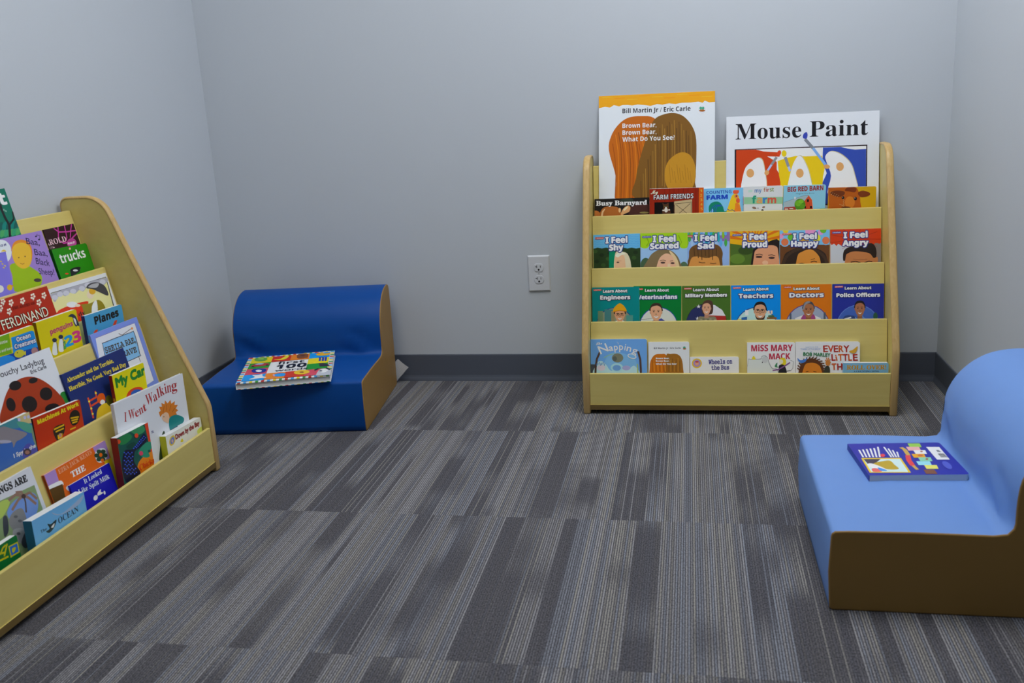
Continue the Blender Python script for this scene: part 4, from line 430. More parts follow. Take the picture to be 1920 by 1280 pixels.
 art=[('e',(84,112,182),[76.7,133.1,64,0.3,0.6,67.7]),('e',(58,88,162),[76.7,133.1,61.8,0.3,0.6,65.4]),('e',(40,80,60),[127.9,101.1,6.7,0,0.1,11.7]),('s',(42,62,112),[19.8,215.6,30.3,109.3,63.9,99.2,80.7,109.6,97.4,106.7,120.6,215.6]),('p',(84,120,180),[66.7,100.7,80.7,112.5,89,97.9,100.2,109.7,89.2,121.4,69.6,118.3]),('p',(200,202,208),[35.9,107.8,55.5,102.1,56.9,105.9,38.7,112.3]),('s',(28,24,26),[67,76.3,66.4,64.9,71.9,54.8,81.3,52.2,90.8,54.6,96.5,65.1,96,76.6]),('p',(129,83,57),[75.1,92.4,88.2,92.5,89.1,113.2,74.6,113.1]),('e',(136,88,61),[67.6,78.6,1.8,0,0.1,4.6]),('e',(136,88,61),[95.5,78.9,1.7,0,0,4.5]),('s',(152,98,68),[68.1,77.5,68.4,67.2,73.4,61.7,83.6,59.5,90.4,62.3,94.8,68.6,95,78.9,93.8,88,89,98,81.8,101.6,74.5,97.9,69.4,87.8]),('e',(40,30,28),[75.7,76.4,2.1,0,0.1,1.4]),('l',(50,34,28),[78.9,73,72.8,72.5],1.4),('e',(40,30,28),[87.3,76.5,2.1,0,0.1,1.4]),('l',(50,34,28),[84.1,73,90.2,72.6],1.4),('e',(124,80,55),[81.6,83.8,2.3,0,0,2]),('s',(215,205,200),[75.6,89,81.7,90.7,87.7,89.1,81.7,94.3]),('p',(176,50,36),[6.5,6,31.5,5.4,31.5,11.3,6.6,11.9]),('t',(212,215,224),[8.2,10.1,21.6,3.5],'Lakeshore','b',0.014,0.00,None),('t',(212,215,224),[36.6,17.5,78.1,8.5],'Learn About','b',0.010,0.84,((18,18,22),1.12)),('t',(212,215,224),[12.1,40.5,128.3,11.2],'Police Officers','b',0.003,1.39,((24,28,90),1.95))]),
dict(disp='R',row=3,off=0.0126,th=0.012,u=0.0005,v=0.2346,a=0.0,W=179.8,H=147.1,kind='board',label='light blue bedtime book with a swirling white title',group='books on the rack against the back wall',bg=(96, 146, 202),rad=6,
 art=[('p',(66,70,76),[-1.1,80.8,13.5,80.8,12.2,177.6,-2.4,177.7]),('s',(110,160,214),[50.3,58.8,82.6,42.9,119.8,51.1,146.1,72.6,140.2,123.5,44.1,123.5]),('s',(165,195,222),[14.5,123.5,17.8,80.3,34.1,69.6,50,83.1,65.9,101.9,98,91.2,119.3,96.6,140.6,85.9,150.9,123.5]),('e',(110,112,92),[86.4,60.3,18.1,0.1,-0.2,14.8]),('e',(84,88,80),[77,63,7,0,-0.1,8]),('e',(150,190,220),[83.4,91.2,20,0,-0.2,14]),('e',(96,140,190),[83.4,92.5,13.3,0.1,-0.2,9.2]),('e',(190,180,190),[33.2,92.5,13.5,0,-0.1,9.7]),('e',(150,150,190),[114,92.6,13.3,0,-0.1,7.5]),('l',(74,54,48),[14,123.5,15.5,91.1,19.6,64.1,29.6,41.5],6.5),('l',(74,54,48),[151.7,39.4,158.3,64.6,160.1,96.7,160.4,123.5],6.5),('l',(150,165,90),[149.2,80.6,150.9,123.5],3.8),('l',(130,170,140),[42.2,60.2,55.7,52.1,77.2,45.5],2.6),('l',(40,90,160),[17.7,85.7,19.4,77.6],1.6),('l',(40,90,160),[22.1,83.5,23.8,75.5],1.6),('l',(40,90,160),[26.4,81.4,28.1,73.3],1.6),('l',(40,90,160),[30.6,85.7,32.4,77.6],1.6),('l',(40,90,160),[35,83.6,36.7,75.5],1.6),('l',(40,90,160),[39.3,81.4,41,73.3],1.6),('l',(40,90,160),[43.5,85.7,45.2,77.7],1.6),('t',(212,215,224),[18.1,18.8,19.5,7.4],'The','c',0.159,0.54,None),('t',(212,215,224),[85,16,5.4,6.9],"'s",'s',-0.018,0.00,None),('t',(212,215,224),[32.2,48.5,28.6,26.6],'N','s',0.398,1.07,None),('t',(212,215,224),[60.2,38.4,13.3,21.1],'a','s',0.151,1.07,None),('t',(212,215,224),[76.8,35.8,11.3,21.2],'p','s',0.133,1.07,None),('t',(212,215,224),[92,34.3,12,21.4],'p','s',-0.008,1.07,None),('t',(212,215,224),[108,35.5,2.6,21.1],'i','s',-0.190,1.04,None),('t',(212,215,224),[114.6,37.6,13.7,20.8],'n','s',-0.243,1.07,None),('t',(212,215,224),[132.1,43.1,15,20.3],'g','s',-0.332,1.06,None),('e',(212,215,224),[132.5,55.1,14,3.9,-2.2,7.8]),('e',(110,160,214),[132.5,55.1,11.2,3.1,-1.4,5.2])]),
dict(disp='R',row=3,off=0.0126,th=0.012,u=0.1855,v=0.2245,a=0.0,W=127.9,H=137.0,kind='board',label='small square white book with a brown double-humped shape',group='books on the rack against the back wall',bg=(197, 200, 206),rad=6,
 art=[('t',(40,40,46),[16.9,22.4,84.2,5.3],'Bill Martin Jr / Eric Carle','b',0.004,0.00,None),('e',(58,140,110),[112.5,17.9,4.2,0,0,3.2]),('e',(150,85,30),[113,22.2,5.2,0,0,2.1]),('s',(178,100,20),[3.1,86.7,6.5,60,19.3,41.3,40.4,38.2,56,42.8,71.3,86.7,65.7,140,2.6,140.1]),('s',(142,94,30),[52.6,140,54.7,46.8,69.1,38.4,90,39,102.9,52.3,107.9,81.5,107.4,139.9]),('l',(150,80,14),[11.3,57.3,12.5,94.7],2.1),('l',(200,130,30),[17,67.2,18.3,94.7],2.1),('l',(150,80,14),[22.8,61.1,24.1,94.7],2.1),('l',(200,130,30),[28.5,71,29.9,94.7],2.1),('l',(150,80,14),[34.3,64.8,35.7,94.7],2.1),('l',(200,130,30),[40.2,58.7,41.4,94.7],2.1),('l',(150,80,14),[45.9,68.6,47.2,94.7],2.1),('l',(200,130,30),[51.7,62.5,53,94.7],2.1),('l',(150,80,14),[57.3,72.4,58.7,94.7],2.1),('l',(112,74,24),[63.8,49.5,63.4,94.7],1.9),('l',(170,120,40),[69.5,57.8,69.2,94.7],1.8),('l',(112,74,24),[75.3,52.7,74.9,94.7],1.9),('l',(170,120,40),[81,61,80.7,94.7],1.8),('l',(112,74,24),[86.7,56,86.4,94.7],1.9),('l',(170,120,40),[92.5,50.9,92.2,94.7],1.9),('l',(112,74,24),[98.2,59.2,97.9,94.7],1.8),('t',(212,215,224),[23.2,54.4,42.1,4.5],'Brown Bear,','b',0.002,0.52,None),('t',(212,215,224),[23.1,62.9,42.2,4.5],'Brown Bear,','b',0.002,0.52,None),('t',(212,215,224),[23,72.3,64.9,4.6],'What Do You See?','b',0.002,0.52,None)]),
dict(disp='R',row=3,off=0.0126,th=0.012,u=0.3156,v=0.176,a=0.0,W=150.0,H=88.5,kind='board',label='low white song book with a yellow badge and navy title',group='books on the rack against the back wall',bg=(201, 205, 213),rad=4,
 art=[('e',(196,162,32),[21.1,19.9,15.5,0,-0.1,15.3]),('e',(150,122,172),[21.1,19.9,11.4,0,-0.1,11.1]),('e',(196,140,110),[21.1,19.9,6.2,0,-0.1,6.9]),('e',(170,50,40),[21.1,15.1,5.7,0,0,2.4]),('t',(52,52,112),[58,22.6,71.7,13.2],'Wheels on','m',0.024,1.28,None),('t',(52,52,112),[66.1,40.3,53.8,12.7],'the Bus','m',0.019,1.28,None),('e',(190,170,40),[153.8,43.3,3,0,0,2.6])]),
dict(disp='R',row=3,off=0.0126,th=0.012,u=0.4916,v=0.2207,a=0.0,W=144.3,H=133.2,kind='board',label='white rhyme book with a raspberry title and grey elephant',group='books on the rack against the back wall',bg=(205, 208, 214),rad=6,
 art=[('t',(166,46,66),[12.2,27.1,124.2,18.9],'MiSS MARY','b',0.006,0.85,None),('t',(166,46,66),[66.4,52.5,62.4,17.7],'MACK','b',0.016,0.85,None),('s',(120,122,126),[0.6,151.5,2.1,59.4,10.7,52,39.3,50.6,43.6,43.2,53.6,40.3,62.2,47.7,66.4,62.5,76.3,80.2,93.4,87.6,93.2,151.2]),('s',(188,193,190),[1.2,153.3,2.6,61.1,11.3,53.8,39.9,52.4,44.2,45,52.2,42.1,60.7,49.5,65,64.3,74.9,82,91.9,89.4,91.8,153]),('e',(176,178,178),[53.6,53.6,9.7,0,0,10]),('e',(18,18,22),[45.6,61.9,1.7,0,0,1.7]),('l',(120,122,126),[130.2,55.3,138.7,59.8,137.2,80.3,130.2,89.2],1.4),('s',(202,182,32),[97.7,52.3,107.6,47.9,116.1,53.8,116.1,68.5,104.7,71.4]),('e',(226,196,170),[101.9,59.7,6.2,0,0,7]),('s',(30,30,36),[96.2,71.4,110.4,70,118.9,92.1,116,121.6,93.3,121.6,94.8,86.2]),('l',(112,72,122),[76.3,87.6,93.4,84.7,116.1,71.5,128.8,62.7],4.1),('s',(60,120,80),[83.4,71.4,90.6,62.6,90.5,74.4,96.2,77.3,84.9,77.3]),('l',(30,30,36),[104.7,92.1,130.2,87.7],2.3),('s',(196,180,40),[13.6,50.5,19.3,41.6,25,51.1,19.3,53.5])]),
dict(disp='R',row=3,off=0.0126,th=0.012,u=0.6373,v=0.2216,a=0.0,W=189.0,H=134.1,kind='board',label='white book with a dreadlocked child and two birds',group='books on the rack against the back wall',bg=(205, 207, 211),rad=6,
 art=[('t',(150,40,30),[82.6,31.7,12.5,19.8],'E','s',0.040,1.67,None),('t',(176,60,30),[96.5,31.8,15.3,19.8],'V','s',0.033,1.67,None),('t',(150,40,30),[113.7,31.9,11.9,19.8],'E','s',0.050,1.66,None),('t',(180,80,30),[127.9,31.9,13,19.8],'R','s',0.038,1.66,None),('t',(150,40,30),[142.2,32,15.8,19.8],'Y','s',0.032,1.66,None),('t',(150,40,30),[107.1,58.1,10.3,19.3],'L','s',0.058,1.67,None),('t',(180,80,30),[120.4,58.1,2.9,18.8],'i','s',0.211,1.68,None),('t',(186,90,30),[126.5,58.1,13,19.2],'T','s',0.038,1.66,None),('t',(150,40,30),[140.9,58.2,12.5,19.2],'T','s',0.048,1.67,None),('t',(180,80,30),[156.1,58.2,9.1,19.2],'L','s',0.055,1.65,None),('t',(150,40,30),[169.9,58.3,12.4,19.2],'E','s',0.048,1.65,None),('t',(180,80,30),[107.7,86.4,12.5,18.7],'T','s',0.048,1.67,None),('t',(150,40,30),[123.8,86.4,13.9,18.7],'H','s',0.043,1.67,None),('t',(150,40,30),[142.4,86.4,2,17.8],'I','s',0.306,1.64,None),('t',(180,80,30),[149.3,86.4,13.8,18.6],'N','s',0.036,1.66,None),('t',(150,40,30),[167.2,86.5,15.2,18.7],'G','s',0.040,1.66,None),('t',(52,112,72),[22.5,42.5,79.7,10.5],'BOB MARLEY','s',-0.041,1.12,None),('t',(110,140,180),[29.5,17.4,36.4,3.2],'based on the song','s',0.028,0.00,None),('t',(92,122,172),[14,24.9,60.2,4.4],'"THREE LITTLE BIRDS"','s',0.013,0.00,None),('t',(92,122,172),[44.1,30.3,4.4,2.9],'by','s',-0.023,0.00,None),('s',(82,48,26),[10.3,122.4,14,72.5,28.1,55.5,49.1,50.6,70.1,60.3,81.2,78.4,82.7,122.3]),('l',(82,48,26),[18.9,86.6,11.1,85.6,4.7,80.8],3.5),('l',(82,48,26),[19.1,79.8,11.4,77.6,6.1,72.1],3.5),('l',(82,48,26),[21,73.3,13.8,69.9,9.9,64],3.5),('l',(82,48,26),[24.5,67.4,18.2,62.9,15.9,57],3.5),('l',(82,48,26),[29.2,62.6,24.3,57.2,23.8,51.4],3.5),('l',(82,48,26),[35,59,31.7,53,33,47.5],3.5),('l',(82,48,26),[41.5,56.9,40,50.5,43,45.7],3.5),('l',(82,48,26),[48.3,56.5,48.7,50,53.2,46],3.5),('l',(82,48,26),[55,57.7,57.3,51.4,63.1,48.4],3.5),('l',(82,48,26),[61.3,60.4,65.3,54.7,71.9,52.8],3.4),('l',(82,48,26),[66.6,64.6,72.2,59.7,79.3,58.8],3.5),('l',(82,48,26),[70.8,70,77.5,66,84.8,66.2],3.5),('l',(82,48,26),[73.6,76.2,81.1,73.3,88,74.4],3.5),('l',(82,48,26),[74.8,82.8,82.6,81.1,88.7,83.1],3.4),('l',(82,48,26),[74.3,89.6,82,89.1,87,91.6],3.5),('s',(188,112,32),[20.5,122.4,26.1,73.9,43.5,64.3,63.1,68.2,74.8,82.8,77.6,122.4]),('l',(70,40,20),[29.5,93,37.9,91.3],1.8),('l',(70,40,20),[51.9,91.3,61.7,93.1],1.7),('s',(50,52,42),[78.5,122.4,86.8,78.5,100.7,79.9,98,122.3]),('e',(178,112,52),[95.2,65.3,7.2,0,0,8.8]),('l',(178,112,52),[95.2,65.3,87.3,55.5],3.1),('l',(178,112,52),[95.2,65.3,91,49],3.1),('l',(178,112,52),[95.2,65.3,97.4,48.6],3.1),('l',(178,112,52),[95.2,65.3,102.5,53],3.1),('l',(178,112,52),[95.2,65.3,104.3,62.8],3.1),('s',(62,112,182),[5.3,49.5,14,56.6,29.5,52.5,34.5,47.6,29.5,60.2,17.7,65.1,8.4,59.2]),('s',(188,142,42),[156.9,29.7,168.4,24.9,182.2,14.2,178.1,30.7,168.5,35.9])]),
dict(disp='R',row=3,off=0.0246,th=0.011,u=0.7746,v=0.1599,a=0.0,W=130.5,H=74.0,kind='board',label='low blue counting-song book with a gold title, overlapping a white one',group='books on the rack against the back wall',df=0.0303,bg=(116, 166, 216),rad=5,
 art=[('t',(186,132,22),[10.2,21,113,13.1],'ROLL OVER!','B',0.007,0.82,None),('t',(30,46,82),[30.4,29.3,73.6,5],'A COUNTING SONG','B',0.007,0.00,None)]),
dict(disp='L',row=0,off=0.0085,th=0.008,u=0.4229,v=0.8612,a=0.0,W=260.0,H=304.6,kind='hard',label='tall green book with dark branches, leaning highest on the left rack',group='books on the rack along the left wall',bg=(4, 96, 76),
 art=[('s',(40,132,92),[171.8,66.8,186.7,62.6,183.3,77.7,166.4,81.6]),('s',(10,76,70),[170.3,83.1,185.2,78.9,181.4,94.1,164.6,97.9]),('s',(60,140,80),[168.9,99.4,183.8,95.3,179.6,110.4,162.7,114.1]),('s',(0,110,100),[183.7,83.7,198.7,79.5,194.1,94.6,177.1,98.4]),('s',(40,132,92),[182.2,100.1,197.3,96,192.2,111,175.2,114.8]),('s',(10,76,70),[197.2,84.3,212.4,80.1,206.9,95.2,189.7,99]),('s',(60,140,80),[195.7,100.8,211,96.7,205,111.7,187.8,115.4]),('s',(0,110,100),[210.8,84.9,226.2,80.7,219.8,95.7,202.4,99.6]),('s',(40,132,92),[209.4,101.5,224.8,97.4,218,112.3,200.6,116.1]),('s',(10,76,70),[224.6,85.6,240.2,81.3,232.9,96.3,215.3,100.2]),('s',(60,140,80),[223.2,102.2,238.8,98.1,231.1,113,213.5,116.8]),('s',(0,110,100),[238.6,86.2,254.3,81.9,246.2,96.9,228.4,100.8]),('s',(40,132,92),[237.1,103,252.9,98.8,244.3,113.7,226.5,117.4]),('s',(10,76,70),[252.7,86.8,268.7,82.5,259.5,97.4,241.6,101.4]),('s',(60,140,80),[251.3,103.7,267.2,99.5,257.7,114.3,239.7,118.1]),('s',(0,110,100),[267,87.5,283.1,83.1,273.1,98,254.9,102]),('t',(205,208,205),[225.8,38.5,24.6,29],'t','b',-0.012,2.61,None),('l',(24,24,26),[215.1,126.6,230.9,90.6,226,70.8,224.2,48.4,226.2,36],8),('l',(24,24,26),[230.9,90.6,253.8,77.6,258.9,59],5.1),('t',(150,190,175),[227.4,52.6,11.8,6],'the','s',-0.505,0.00,None)]),
dict(disp='L',row=0,off=0.0045,th=0.004,u=0.772,v=0.7417,a=0.0,W=125.0,H=185.1,kind='paper',label='dark maroon book crossed by magenta lines',group='books on the rack along the left wall',bg=(36, 16, 22),
 art=[('l',(166,48,132),[41.4,1.5,55.4,13.8,90,17.8,127.8,19.8],3.7),('l',(166,48,132),[61.3,-4.9,53.5,13.6,43.3,34.4],3.7),('l',(166,48,132),[86.3,-0.8,83,16.1,79.2,33,64.9,44.7],3.7),('l',(166,48,132),[116.9,-0.1,103.6,17.4,92.5,35],3.8),('l',(166,48,132),[125.3,27.6,104.8,35.1,83.7,44.1],3.8),('l',(166,48,132),[44.3,34.5,59.2,45.5,75,45.5],3.7),('e',(152,52,122),[91,49.5,19,3,-6.6,12.2]),('t',(212,215,224),[74.5,51.4,30.1,5.2],'READ IT!','b',-0.030,0.00,None),('t',(206,168,178),[-30.3,42.4,104.6,14.2],'HAROLD','B',0.004,0.00,None),('t',(206,168,178),[-14.1,50.7,33.7,6.3],'and the','c',-0.036,0.00,None)]),
dict(disp='L',row=0,off=0.013,th=0.004,u=0.538,v=0.7427,a=0.0,W=215.0,H=186.1,kind='paper',label='lavender nursery-rhyme book with a round-faced baby in lime',group='books on the rack along the left wall',bg=(136, 110, 176),
 art=[('e',(192,196,206),[56.7,29.9,30.6,1.1,-7.3,28.2]),('t',(60,60,110),[55.9,18.7,22.1,11.5],'an','c',0.023,0.00,None),('s',(196,166,60),[52.7,29.2,62.9,26.2,68.7,31.9,58.5,34.9]),('s',(132,162,12),[64.4,66,104.4,66.8,134.1,85.3,157.7,112.9,126.8,139.8,49.1,130,59,93.7]),('s',(196,120,30),[84.2,34.5,103.9,15.3,133,11.8,154.8,23.3,155.9,46.4,139.8,69.9,137.4,43.3,103.5,24.8]),('s',(208,160,42),[84,40.8,102.9,21.5,133.3,19.9,152.3,32.7,147,58.1,130.8,78.1,103.3,82.2,84.2,66.4]),('l',(150,90,30),[99.4,67.6,106.7,71.2,114.1,70.2],1.5),('e',(90,60,40),[102.2,53.5,2.1,0.4,-0.8,1.5]),('e',(90,60,40),[124.7,54.2,2.2,0.4,-0.7,1.5]),('e',(60,50,50),[137.8,118.9,13,2.6,-2.2,4.2]),('t',(30,26,62),[145.9,25.2,45.5,15.9],'Baa,','s',-0.244,0.00,None),('t',(30,26,62),[160.2,56.4,45.1,16],'Baa,','s',-0.242,0.00,None),('t',(30,26,62),[154,79,48.1,16.1],'Black','s',-0.304,0.00,None),('t',(30,26,62),[151.4,105.7,54.6,15.9],'Sheep!','s',-0.238,0.00,None),('e',(30,26,62),[187.9,11.9,3.5,0.6,-1,1.9]),('l',(30,26,62),[190.5,12.3,195.1,6.4],1.6),('e',(30,26,62),[195,21.3,3.6,0.6,-1,1.9]),('l',(30,26,62),[197.7,21.7,203.4,11,195,10.4],1.6)]),
dict(disp='L',row=0,off=0.019,th=0.009,u=0.4021,v=0.7037,a=0.0,W=160.0,H=157.7,kind='board',label='periwinkle book with small gold stars and a yellow duck',group='books on the rack along the left wall',df=0.2638,bg=(116, 108, 202),
 art=[('e',(206,176,60),[141,27,2.4,1.6,-1.4,1.1]),('e',(206,176,60),[142.4,36.3,2.4,1.7,-1.4,1.1]),('e',(206,176,60),[138,20.4,2.4,1.7,-1.4,1.1]),('e',(206,176,60),[147.8,32.7,2.4,1.7,-1.4,1.1]),('e',(205,206,214),[115.4,82.6,12,2.4,-2.6,8.5]),('e',(206,166,30),[147.8,85.5,9,1.8,-2.1,6.9]),('e',(206,120,30),[158,83.5,4.1,0.9,-0.6,1.8])]),
dict(disp='L',row=0,off=0.0172,th=0.0122,u=0.7599,v=0.6902,a=-0.034,W=144.5,H=128.8,kind='board',label='small bright green board book about trucks',group='books on the rack along the left wall',bg=(26, 118, 12),spine=(6, 76, 12),rad=7,
 art=[('t',(212,216,212),[20,40.3,105.6,24.5],'trucks','b',0.029,0.52,None),('e',(196,130,140),[71.1,6.5,4,0.5,-1.4,2.9]),('p',(26,32,42),[44.6,60.7,86.1,61.7,81.2,71.5,57.5,76.5,40.6,79]),('s',(18,22,30),[50.2,59.8,66.7,58.1,86.1,59.6,84.5,65,50.1,65.3]),('e',(190,190,195),[64.3,66.1,9.8,1.5,-1.3,2.6]),('e',(190,60,30),[27.4,69.4,6.7,1,-1,1.9]),('l',(60,90,50),[46.6,7.1,63.8,6.6],1.3),('l',(60,90,50),[79.3,6.9,95,7.1],1.2)]),
dict(disp='L',row=1,off=0.0065,th=0.006,u=0.4528,v=0.6126,a=0.0,W=199.5,H=220.2,kind='hard',label='dark red book with scattered pale flowers and tall cream lettering',group='books on the rack along the left wall',bg=(150, 32, 6),
 art=[('e',(216,192,176),[68.1,14.6,3.1,0.6,-1.3,2.5]),('e',(216,192,176),[62,18.8,3.1,0.7,-1.3,2.5]),('e',(216,192,176),[57.5,15.6,3,0.7,-1.3,2.5]),('e',(216,192,176),[60.7,9.4,3.1,0.7,-1.3,2.5]),('e',(216,192,176),[67.3,8.8,3.1,0.7,-1.3,2.5]),('l',(216,192,176),[63.1,13.4,59.4,23.2],1.4),('e',(216,192,176),[106.3,18.4,3.2,0.7,-1.3,2.5]),('e',(216,192,176),[100.1,22.7,3.1,0.7,-1.4,2.5]),('e',(216,192,176),[95.3,19.4,3.2,0.7,-1.3,2.6]),('e',(216,192,176),[98.7,13.1,3.2,0.7,-1.3,2.5]),('e',(216,192,176),[105.5,12.5,3.2,0.7,-1.4,2.5]),('l',(216,192,176),[101.2,17.2,97.3,27.1],1.4),('e',(216,192,176),[144.8,15.6,3.3,0.8,-1.4,2.6]),('e',(216,192,176),[138.3,20,3.3,0.8,-1.3,2.6]),('e',(216,192,176),[133.5,16.7,3.2,0.7,-1.4,2.6]),('e',(216,192,176),[136.9,10.3,3.2,0.7,-1.4,2.6]),('e',(216,192,176),[143.9,9.7,3.3,0.7,-1.4,2.6]),('l',(216,192,176),[139.4,14.5,135.5,24.5],1.4),('e',(216,192,176),[182.9,21.3,3.4,0.7,-1.4,2.6]),('e',(216,192,176),[176.2,25.7,3.4,0.8,-1.4,2.7]),('e',(216,192,176),[171.2,22.4,3.3,0.7,-1.4,2.6]),('e',(216,192,176),[174.7,15.8,3.4,0.8,-1.4,2.7]),('e',(216,192,176),[181.9,15.2,3.4,0.7,-1.4,2.6]),('l',(216,192,176),[177.3,20.1,173.3,30.3],1.5),('e',(216,192,176),[157.4,33.9,3.3,0.7,-1.4,2.6]),('e',(216,192,176),[150.9,38.3,3.3,0.7,-1.4,2.6]),('e',(216,192,176),[145.9,34.9,3.3,0.7,-1.4,2.6]),('e',(216,192,176),[149.4,28.4,3.3,0.8,-1.4,2.6]),('e',(216,192,176),[156.4,27.9,3.4,0.7,-1.3,2.6]),('l',(216,192,176),[152,32.7,148,42.8],1.4),('e',(216,192,176),[51.9,32.6,3.1,0.7,-1.3,2.5]),('e',(216,192,176),[45.9,36.8,3.1,0.7,-1.2,2.5]),('e',(216,192,176),[41.4,33.6,3.1,0.7,-1.2,2.5]),('e',(216,192,176),[44.6,27.4,3.1,0.7,-1.2,2.5]),('e',(216,192,176),[51.1,26.8,3.1,0.8,-1.2,2.5]),('l',(216,192,176),[47,31.5,43.3,41.1],1.4),('e',(216,192,176),[29.1,19.6,3,0.7,-1.3,2.5]),('e',(216,192,176),[23.2,23.8,3,0.7,-1.2,2.4]),('e',(216,192,176),[18.8,20.6,3,0.7,-1.2,2.5]),('e',(216,192,176),[22,14.5,2.9,0.7,-1.3,2.5]),('e',(216,192,176),[28.3,13.9,3,0.7,-1.2,2.5]),('l',(216,192,176),[24.3,18.5,20.6,28.1],1.4),('e',(216,192,176),[10.4,6.2,2.9,0.7,-1.3,2.4]),('e',(216,192,176),[4.6,10.4,2.9,0.6,-1.2,2.4]),('e',(216,192,176),[0.3,7.3,2.9,0.6,-1.2,2.4]),('e',(216,192,176),[3.4,1.2,2.9,0.6,-1.2,2.4]),('e',(216,192,176),[9.7,0.6,2.9,0.6,-1.3,2.4]),('l',(216,192,176),[5.6,5.1,2.1,14.6],1.4),('e',(216,192,176),[43.6,6,3,0.7,-1.3,2.5]),('e',(216,192,176),[37.6,10.2,3,0.7,-1.2,2.5]),('e',(216,192,176),[33.2,7.1,3,0.6,-1.3,2.4]),('e',(216,192,176),[36.4,0.9,3,0.7,-1.3,2.5]),('e',(216,192,176),[42.8,0.3,3,0.7,-1.3,2.5]),('l',(216,192,176),[38.7,4.9,35,14.5],1.4),('t',(96,16,6),[59.5,30.3,78.9,6.8],'THE STORY OF','B',-0.048,0.00,None),('t',(226,204,180),[8.5,68.9,161.9,23.5],'FERDINAND','s',-0.011,0.00,((60,16,10),1.26))]),
dict(disp='L',row=1,off=0.0065,th=0.006,u=0.6524,v=0.6031,a=-0.0075,W=241.0,H=208.9,kind='hard',label='white-bordered picture book of a figure under a black umbrella',group='books on the rack along the left wall',bg=(192, 195, 202),
 art=[('p',(60,60,60),[4.5,9.8,236.9,10.7,229,94.7,163.2,186.9,-43.2,132.7]),('p',(198,194,136),[6,11.4,233.7,12.2,224.5,95.5,158.2,185.5,-41.1,133.2]),('s',(150,150,160),[6.6,12.2,233.3,12.9,226.3,27.6,207.4,30,198.2,21.1,170,21.9,149.4,19.6,126.4,30.6,112.6,23.7,91.2,29.6,74,23.3,53.5,28.5,42.1,21.8,25.6,25,8.3,34.6,3.5,25.3]),('e',(176,176,186),[14.1,23.6,10.6,2.2,-3.1,6]),('e',(176,176,186),[35.7,19.8,10.8,2.2,-3.2,6]),('e',(176,176,186),[59.8,21.4,11,2.3,-3.2,6.1]),('e',(176,176,186),[87.5,22,11.2,2.3,-3.3,6.1]),('e',(176,176,186),[124.2,21.9,11.5,2.3,-3.4,6.2]),('e',(176,176,186),[150.6,17.4,11.8,2.4,-3.4,6.3]),('e',(176,176,186),[215.1,21.2,12.3,2.4,-3.6,6.4]),('s',(192,48,16),[11.3,56.8,123.8,57,121.5,71.1,123.7,88.9,73.4,101.4,1.6,84.4]),('s',(126,112,28),[100.3,61.2,135.4,65.4,174.4,64.3,189.5,86,178,119,101.5,108,100.8,70]),('s',(205,206,208),[138.4,74.8,164.1,62.8,153.6,92.2,123.9,106.4]),('e',(202,184,160),[148.3,43.8,13.7,2.8,-5.8,10.6]),('e',(190,146,40),[160.7,36.9,12.9,2.6,-4.4,8.2]),('e',(202,184,160),[137.3,43.9,4.9,1,-1,1.9]),('e',(205,206,208),[65.5,53.7,20.3,4.4,-3.9,7.2]),('e',(202,184,160),[85.1,60.3,10.3,2.3,-2,3.7]),('s',(58,58,64),[141.7,24,159.7,15.7,193.8,18.8,218.8,35.1,219.4,61,189.9,46.3,164.5,32]),('s',(150,150,154),[150.2,23.3,171.7,18.8,197.6,22.1,181.5,31.2]),('t',(18,18,22),[76.2,88.4,27,11.1],'dy','B',-0.026,0.00,None)]),
dict(disp='L',row=1,off=0.022,th=0.01,u=0.5276,v=0.5358,a=-0.0063,W=152.5,H=149.9,kind='board',label='yellow counting book with penguins and a pink number three',group='books on the rack along the left wall',df=0.1908,bg=(192, 178, 4),spine=(122, 106, 8),rad=6,
 art=[('t',(166,46,92),[42.4,39.9,87,12.1],'penguins','b',0.023,1.18,None),('t',(60,140,70),[76.9,85.1,11.2,18.4],'1','b',-0.062,0.00,None),('t',(22,132,192),[85.8,83.6,32.1,25.6],'2','b',-0.013,2.41,None),('t',(186,46,112),[118.7,81.4,31.3,27.6],'3','b',-0.038,2.48,None),('s',(36,42,62),[117.6,11.9,132.4,8.5,143.7,14.4,147.8,22.4,154,45.2,146.2,41.9,139.2,43.1,133.9,31.9,133.1,17.7]),('s',(196,202,212),[135.9,19.7,143.7,25.7,142.9,39.7,138,32.9]),('s',(196,204,216),[34.7,87.7,41.7,67.6,52,57.9,56.1,71.4,51.4,92.2]),('e',(36,42,62),[51.6,56.4,8.4,2.2,-1.5,5.1]),('l',(36,42,62),[57.7,63.5,53.7,90.1],2.3),('s',(196,204,216),[58.7,85.9,65.7,65.6,76.2,55.7,80.5,69.3,75.7,90.4]),('e',(36,42,62),[75.9,54.3,8.5,2.1,-1.6,5.1]),('l',(36,42,62),[82.1,61.4,78,88.2],2.3),('e',(70,150,60),[83.9,82.8,4.7,1.2,-1.4,4.7])]),
dict(disp='L',row=1,off=0.022,th=0.01,u=0.707,v=0.5099,a=-0.0275,W=163.3,H=120.4,kind='board',label='sky-blue board book about planes with a navy spine',group='books on the rack along the left wall',df=0.1908,bg=(62, 138, 178),spine=(16, 32, 92),rad=6,
 art=[('t',(16,16,20),[37.8,30.4,105.2,19.6],'Planes','b',0.022,2.28,None),('p',(192,62,20),[109.2,48.4,121.3,37.5,133.1,38.1,125,48.8]),('p',(192,62,20),[24,49.5,34,43.9,45.2,45.5,35.6,54.4]),('p',(205,206,210),[40,55.4,118.5,50.4,123.4,68.1,44.9,71.2])]),
